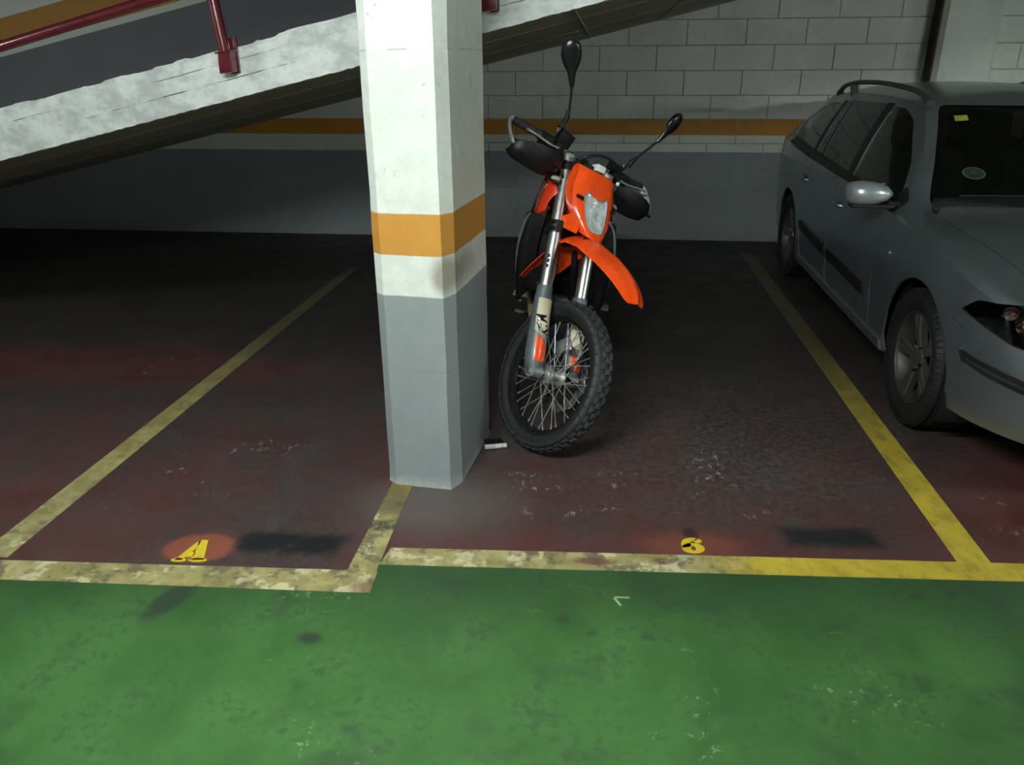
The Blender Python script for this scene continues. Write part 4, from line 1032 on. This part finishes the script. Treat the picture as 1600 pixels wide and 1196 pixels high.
for s in (-1, 1):
    dg, dt = (DG, DT) if s < 0 else (DG2, -DT2)
    b0 = lambda u, v, d: dt*u + Vector((0, 0, v)) + dg*d
    for (u, v, r, m, dd) in ((-.02, .655, .044, M_chrome, .875), (.11, .648, .048, M_chrome, .885), (-.175, .668, .026, M_alu, .83), (-.115, .632, .026, M_chrome, .85), (-.085, .690, .022, M_alu, .865)):
        c0_, c1_ = b0(u, v, dd-.045), b0(u, v, dd+.0)
        ps = [c0_.lerp(c1_, t) for t in (0, .3, .6, 1)]
        MB().tube(ps, [r*.35, r*.72, r*.92, r], 20, cap=False).build('lamp_reflector', m, hl, smooth=60)
        MB().ellip(b0(u, v, dd-.022), (.010, .010, .010)).build('lamp_bulb', M_amber if u < -.1 else M_white, hl)
    MB().tube([b0(-.115, .700, .86), b0(-.03, .703, .885)], .010, 8).build('indicator_strip', M_amber, hl)
    MB().tube(smooth_path([b0(-.20, .652, .835), b0(-.19, .676, .84), b0(-.165, .690, .845)]), .004, 6).build('lamp_trim', M_chrome, hl)
# grille, badge bar and number plate on the nose (out of the picture)
MB().box((0, -.925, .46), (.52, .02, .11)).build('number_plate', M_white, car, None, .006)
for k in range(4): MB().box((0, -.905+.0, .565+.02*k), (.50-.03*k, .03, .008)).build('grille_bar', M_trim, car, None, .002)
# roof rails
for s in (-1, 1):
    P = smooth_path([(s*.572, 1.10, 1.352), (s*.578, 1.22, 1.392), (s*.585, 1.42, 1.418), (s*.592, 1.9, 1.438), (s*.588, 2.4, 1.432), (s*.582, 2.72, 1.408), (s*.577, 2.86, 1.372), (s*.572, 2.92, 1.335)], 5)
    rr = MB().tube(P, [.020]*4+[.0145]*(len(P)-8)+[.020]*4, 12, flat=(1, 1.25)).build('roof_rail', M_rail, car)
    for yy, zz in ((2.50, 1.43),): MB().tube([(s*.586, yy-.02, 1.33), (s*.588, yy+.02, 1.425)], .016, 10, flat=(1, 1.6)).build('rail_foot', M_rail, rr)
    # door mirror
    rows = []
    for x, r0, r1, yc in ((.862, .014, .03, .60), (.885, .040, .046, .60), (.94, .060, .060, .60), (1.01, .066, .064, .605), (1.050, .058, .055, .615), (1.068, .038, .036, .625)):
        rows.append([Vector((s*x, yc+r1*math.cos(q)*(1.15 if math.cos(q) < 0 else .55), .955+r0*.92*math.copysign(abs(math.sin(q))**.75, math.sin(q)) - .10*(x-.88)*0)) for q in [2*PI*k/20 for k in range(20)]])
    dm = MB().loft(rows).build('door_mirror', mat('mirror_silver', (.42, .46, .49), .32, .5, .5, .03, 6, coat=.5, rv=.01), car, smooth=60)
    MB().box((s*.950, .590, .897), (.20, .09, .018)).build('mirror_base', M_trim, dm, None, .008)
    MB().tube([(s*.82, .61, .900), (s*.88, .60, .905)], .022, 12, flat=(.8, 1.6)).build('mirror_arm', M_trim, dm)
    MB().box((s*.965, .642, .955), (.16, .006, .09)).build('mirror_face', M_mirror, dm, None, .012)
    # handles
    for yy, zz in ((1.40, .775), (2.30, .805)):
        w_ = fW(yy)
        hd = MB().tube(smooth_path([(s*(w_-.012), yy-.075, zz-.004), (s*(w_+.016), yy-.055, zz), (s*(w_+.020), yy, zz+.004), (s*(w_+.016), yy+.055, zz+.006), (s*(w_-.012), yy+.075, zz+.006)], 4), .010, 10, flat=(1.2, .8)).build('door_handle', M_paint, car)
    MB().tube([(s*.878, .42, .70), (s*.888, .42, .70)], .011, 12).build('side_repeater', M_paint, car)
    # tail lamps wrap the rear corner
    patch_ = None
patch('tail_lamp', rounded([(3.44, .90), (3.44, 1.16), (3.56, 1.20), (3.80, .98), (3.80, .80), (3.62, .78)], .03), mat('tail_lamp_red', (.20, .012, .01), .25), 'yz', -1.3, -.30, .004, .008, 3.2, 9, mirror_=True)
# wipers, cowl
for x0, x1 in ((-.56, .05), (.02, .62)):
    P = [Vector((x, 0, 0)) for x in np.linspace(x0, x1, 8)]
    for p in P:
        p.y = .505+.10*(p.x/.66)**2; p.z = .968-.02*(p.x/.66)**2
    for p in P: p.y = p.y-.02
    MB().tube(P, .006, 8).build('wiper_blade', M_trim, car)
    MB().tube([(x1-.06, .44, .93), ((x0+x1)/2, .47, .978)], [.011, .006], 8).build('wiper_arm', M_trim, car)
patch('cowl', [(-.70, .880), (.70, .880), (.66, .938), (.3, .958), (0, .965), (-.3, .958), (-.66, .938)], M_trim, 'xz', .452, .80, .002, .006, .3, .9)
# windscreen stickers: yellow inspection tag and round green badge, on the glass
def onscreen(x, z):
    lo, hi = .3, 1.3
    for _ in range(30):
        md = (lo+hi)/2; P = section(md); P = P[13:]
        xs_ = [p[0] for p in P][::-1]; zs_ = [p[1] for p in P][::-1]
        zz = float(np.interp(abs(x), xs_, zs_))
        if zz < z: lo = md
        else: hi = md
    return Vector((x, lo-.003, z))
def sticker(name, outline, m):
    pts = [onscreen(x, z) for x, z in outline]
    return MB().loft([pts, [p+Vector((0, -.0015, .0012)) for p in pts]]).build(name, m, car, smooth=0)
sticker('inspection_sticker', [(-.485, 1.296), (-.425, 1.300), (-.425, 1.276), (-.487, 1.272)], mat('yellow_sticker', (.32, .30, .035), .5))
cxs, czs = -.468, 1.047
bd = sticker('round_badge', [(cxs+.050*math.cos(q), czs+.026*math.sin(q)) for q in [2*PI*k/28 for k in range(28)]], mat('badge_green', (.06, .095, .08), .5))
pts = [(cxs+.041*math.cos(q), czs+.021*math.sin(q)) for q in [2*PI*k/28 for k in range(28)]]
pp = [onscreen(x, z)+Vector((0, -.0022, .0018)) for x, z in pts]
MB().loft([pp, [p+Vector((0, -.001, .0008)) for p in pp]]).build('badge_field', mat('badge_dark', (.02, .035, .03), .5), bd, smooth=0)
me = text_mesh('C', .036, .002, .0004)
for v in me.vertices:
    p = onscreen(cxs+v.co.x, czs+v.co.y*.55); v.co = p+Vector((0, -.0045, .003))
finish(me, 0); link('badge_letter', me, mat('badge_pale', (.07, .11, .09), .5), bd)
# cabin: floor, dash, seats, steering wheel (right for the street side here is the driver's left)
MB().box((0, 1.75, .24), (1.5, 3.3, .04)).build('cabin_floor', M_inter, car)
MB().box((0, .66, .80), (1.38, .44, .26)).build('dashboard', M_inter, car, None, .05)
def seat(x, y, w):
    s_ = MB().box((x, y, .48), (w, .50, .16)).build('seat_cushion', M_inter, car, None, .05)
    MB().box((x, y+.30, .78), (w, .14, .58), Matrix.Rotation(-.25, 3, 'X')).build('seat_back', M_inter, s_, None, .05)
    for hx in ((0,) if w < .8 else (-.42, .42)):
        MB().box((x+hx, y+.40, 1.14), (.26, .10, .18), Matrix.Rotation(-.2, 3, 'X')).build('headrest', M_inter, s_, None, .04)
seat(-.36, 1.35, .50); seat(.36, 1.35, .50); seat(0, 2.25, 1.25)
MB().lathe([(-.014, .175), (0, .19), (.014, .175), (0, .165)], (0, 0, 0), 'y', 32, True).box((0, 0, 0), (.34, .02, .05)).build('steering_wheel', M_trim, car, Matrix.Translation((.36, .98, .86)) @ Matrix.Rotation(-.45, 4, 'X'))
MB().box((0, 1.02, 1.27), (.22, .03, .06)).build('rear_view_mirror', M_trim, car, None, .01)
MB().box((0, 1.7, .20), (1.30, 4.3, .03)).build('underbody', M_trim, car)
# wheels
def car_wheel(x, y, s):
    c = (x, y, .315); ro = s
    hw = .1025
    prof = [(-hw*.72, .205), (-hw*.9, .225), (-hw, .262), (-hw*.96, .292), (-hw*.84, .308)]
    for g in (-.5, -.17, .17, .5): prof += [(hw*(g-.05)*1.3, .3145), (hw*(g-.045)*1.3, .307), (hw*(g+.045)*1.3, .307), (hw*(g+.05)*1.3, .3145)]
    prof += [(hw*.84, .308), (hw*.96, .292), (hw, .262), (hw*.9, .225), (hw*.72, .205)]
    ty = MB().lathe(prof, c, 'x', 64).build('tyre', M_ctyre, car, smooth=35)
    b = MB()
    for k in range(72):                          # shoulder tread bars
        a = 2*PI*k/72; Rm = Matrix.Rotation(-a, 3, 'X')
        for e in (-1, 1): b.box(Rm @ Vector((e*hw*.86, 0, .3045))+Vector(c), (.026, .018, .012), Rm @ Matrix.Rotation(e*.5, 3, 'Y'))
    o = b.build('shoulder_tread', M_ctyre, ty, smooth=0); o['kind'] = 'stuff'
    e = ro*hw
    rim = MB().lathe([(e*.80, .214), (e*.86, .212), (e*.84, .204), (e*.70, .198), (e*.3, .190), (-e*.6, .190), (-e*.6, .186), (e*.3, .184), (e*.68, .190), (e*.80, .200)], c, 'x', 64, True).build('wheel_rim', mat('brake_dusted_alloy', (.06, .054, .048), .5, .5), car, smooth=35)
    for k in range(5):
        a = 2*PI*k/5+.30; Rm = Matrix.Rotation(-a, 3, 'X')
        for da in (-.105, .105):
            R2 = Matrix.Rotation(-a-da, 3, 'X')
            rows = []
            for r, w_, xx in ((.035, .040, .50), (.09, .036, .60), (.14, .036, .66), (.196, .046, .70)):
                q = Rm if r < .06 else (R2 if r > .1 else Matrix.Rotation(-a-da*.55, 3, 'X'))
                rows.append([q @ Vector((e*xx+dx*ro, dy, r))+Vector(c) for dx, dy in ((0, -w_/2), (.006, -w_/3), (.006, w_/3), (0, w_/2), (-.03, w_/3), (-.03, -w_/3))])
            MB().loft(rows).build('wheel_spoke', M_alloy, rim, smooth=30)
        MB().tube([Rm @ Vector((e*.62, .022, .052))+Vector(c), Rm @ Vector((e*.72, .022, .052))+Vector(c)], .009, 6).build('wheel_bolt', M_chrome, rim)
    MB().lathe([(e*.40, .055), (e*.62, .052), (e*.70, .030), (e*.72, 0)], c, 'x', 28).build('hub_cap', M_alloy, rim, smooth=40)
    MB().lathe([(e*.2, .03), (e*.2, .14), (e*.28, .14), (e*.28, .03)], c, 'x', 36, True).build('brake_disc', M_blackm, car)
    # arch liner
    b = MB(); rows = []
    for k in range(25):
        a = -.15*PI+1.30*PI*k/24
        rows.append([(x-ro*.16+dx*ro, y+.361*math.cos(a), .315+.361*math.sin(a)) for dx in (0, .235)]+[(x-ro*.16+dx*ro, y+.368*math.cos(a), .315+.368*math.sin(a)) for dx in (.235, 0)])
    b.loft(rows).build('arch_liner', M_trim, car)
for yy in (0, 2.75):
    for s in (-1, 1): car_wheel(s*.762, yy, s)

# ------------------------------------------------------------------ small lock lying against the foot of the pillar
lk = empty('bike_lock', (-.425, 2.985, 0)); tag(lk, 'small chrome and black lock lying on the floor by the pillar', 'lock'); lk.rotation_euler = (0, 0, .30)
MB().box((0, .03, .010), (.085, .055, .018)).build('lock_case', M_bgloss, lk, None, .005)
MB().tube([(-.045, -.012, .0125), (.052, -.012, .0125)], .0115, 16).build('lock_barrel', mat('bright_barrel', (.8, .8, .8), .25, .5), lk)
MB().tube([(-.040, .0, .014), (-.044, .045, .014), (-.03, .06, .014)], .005, 8).build('lock_pin', M_chrome, lk)
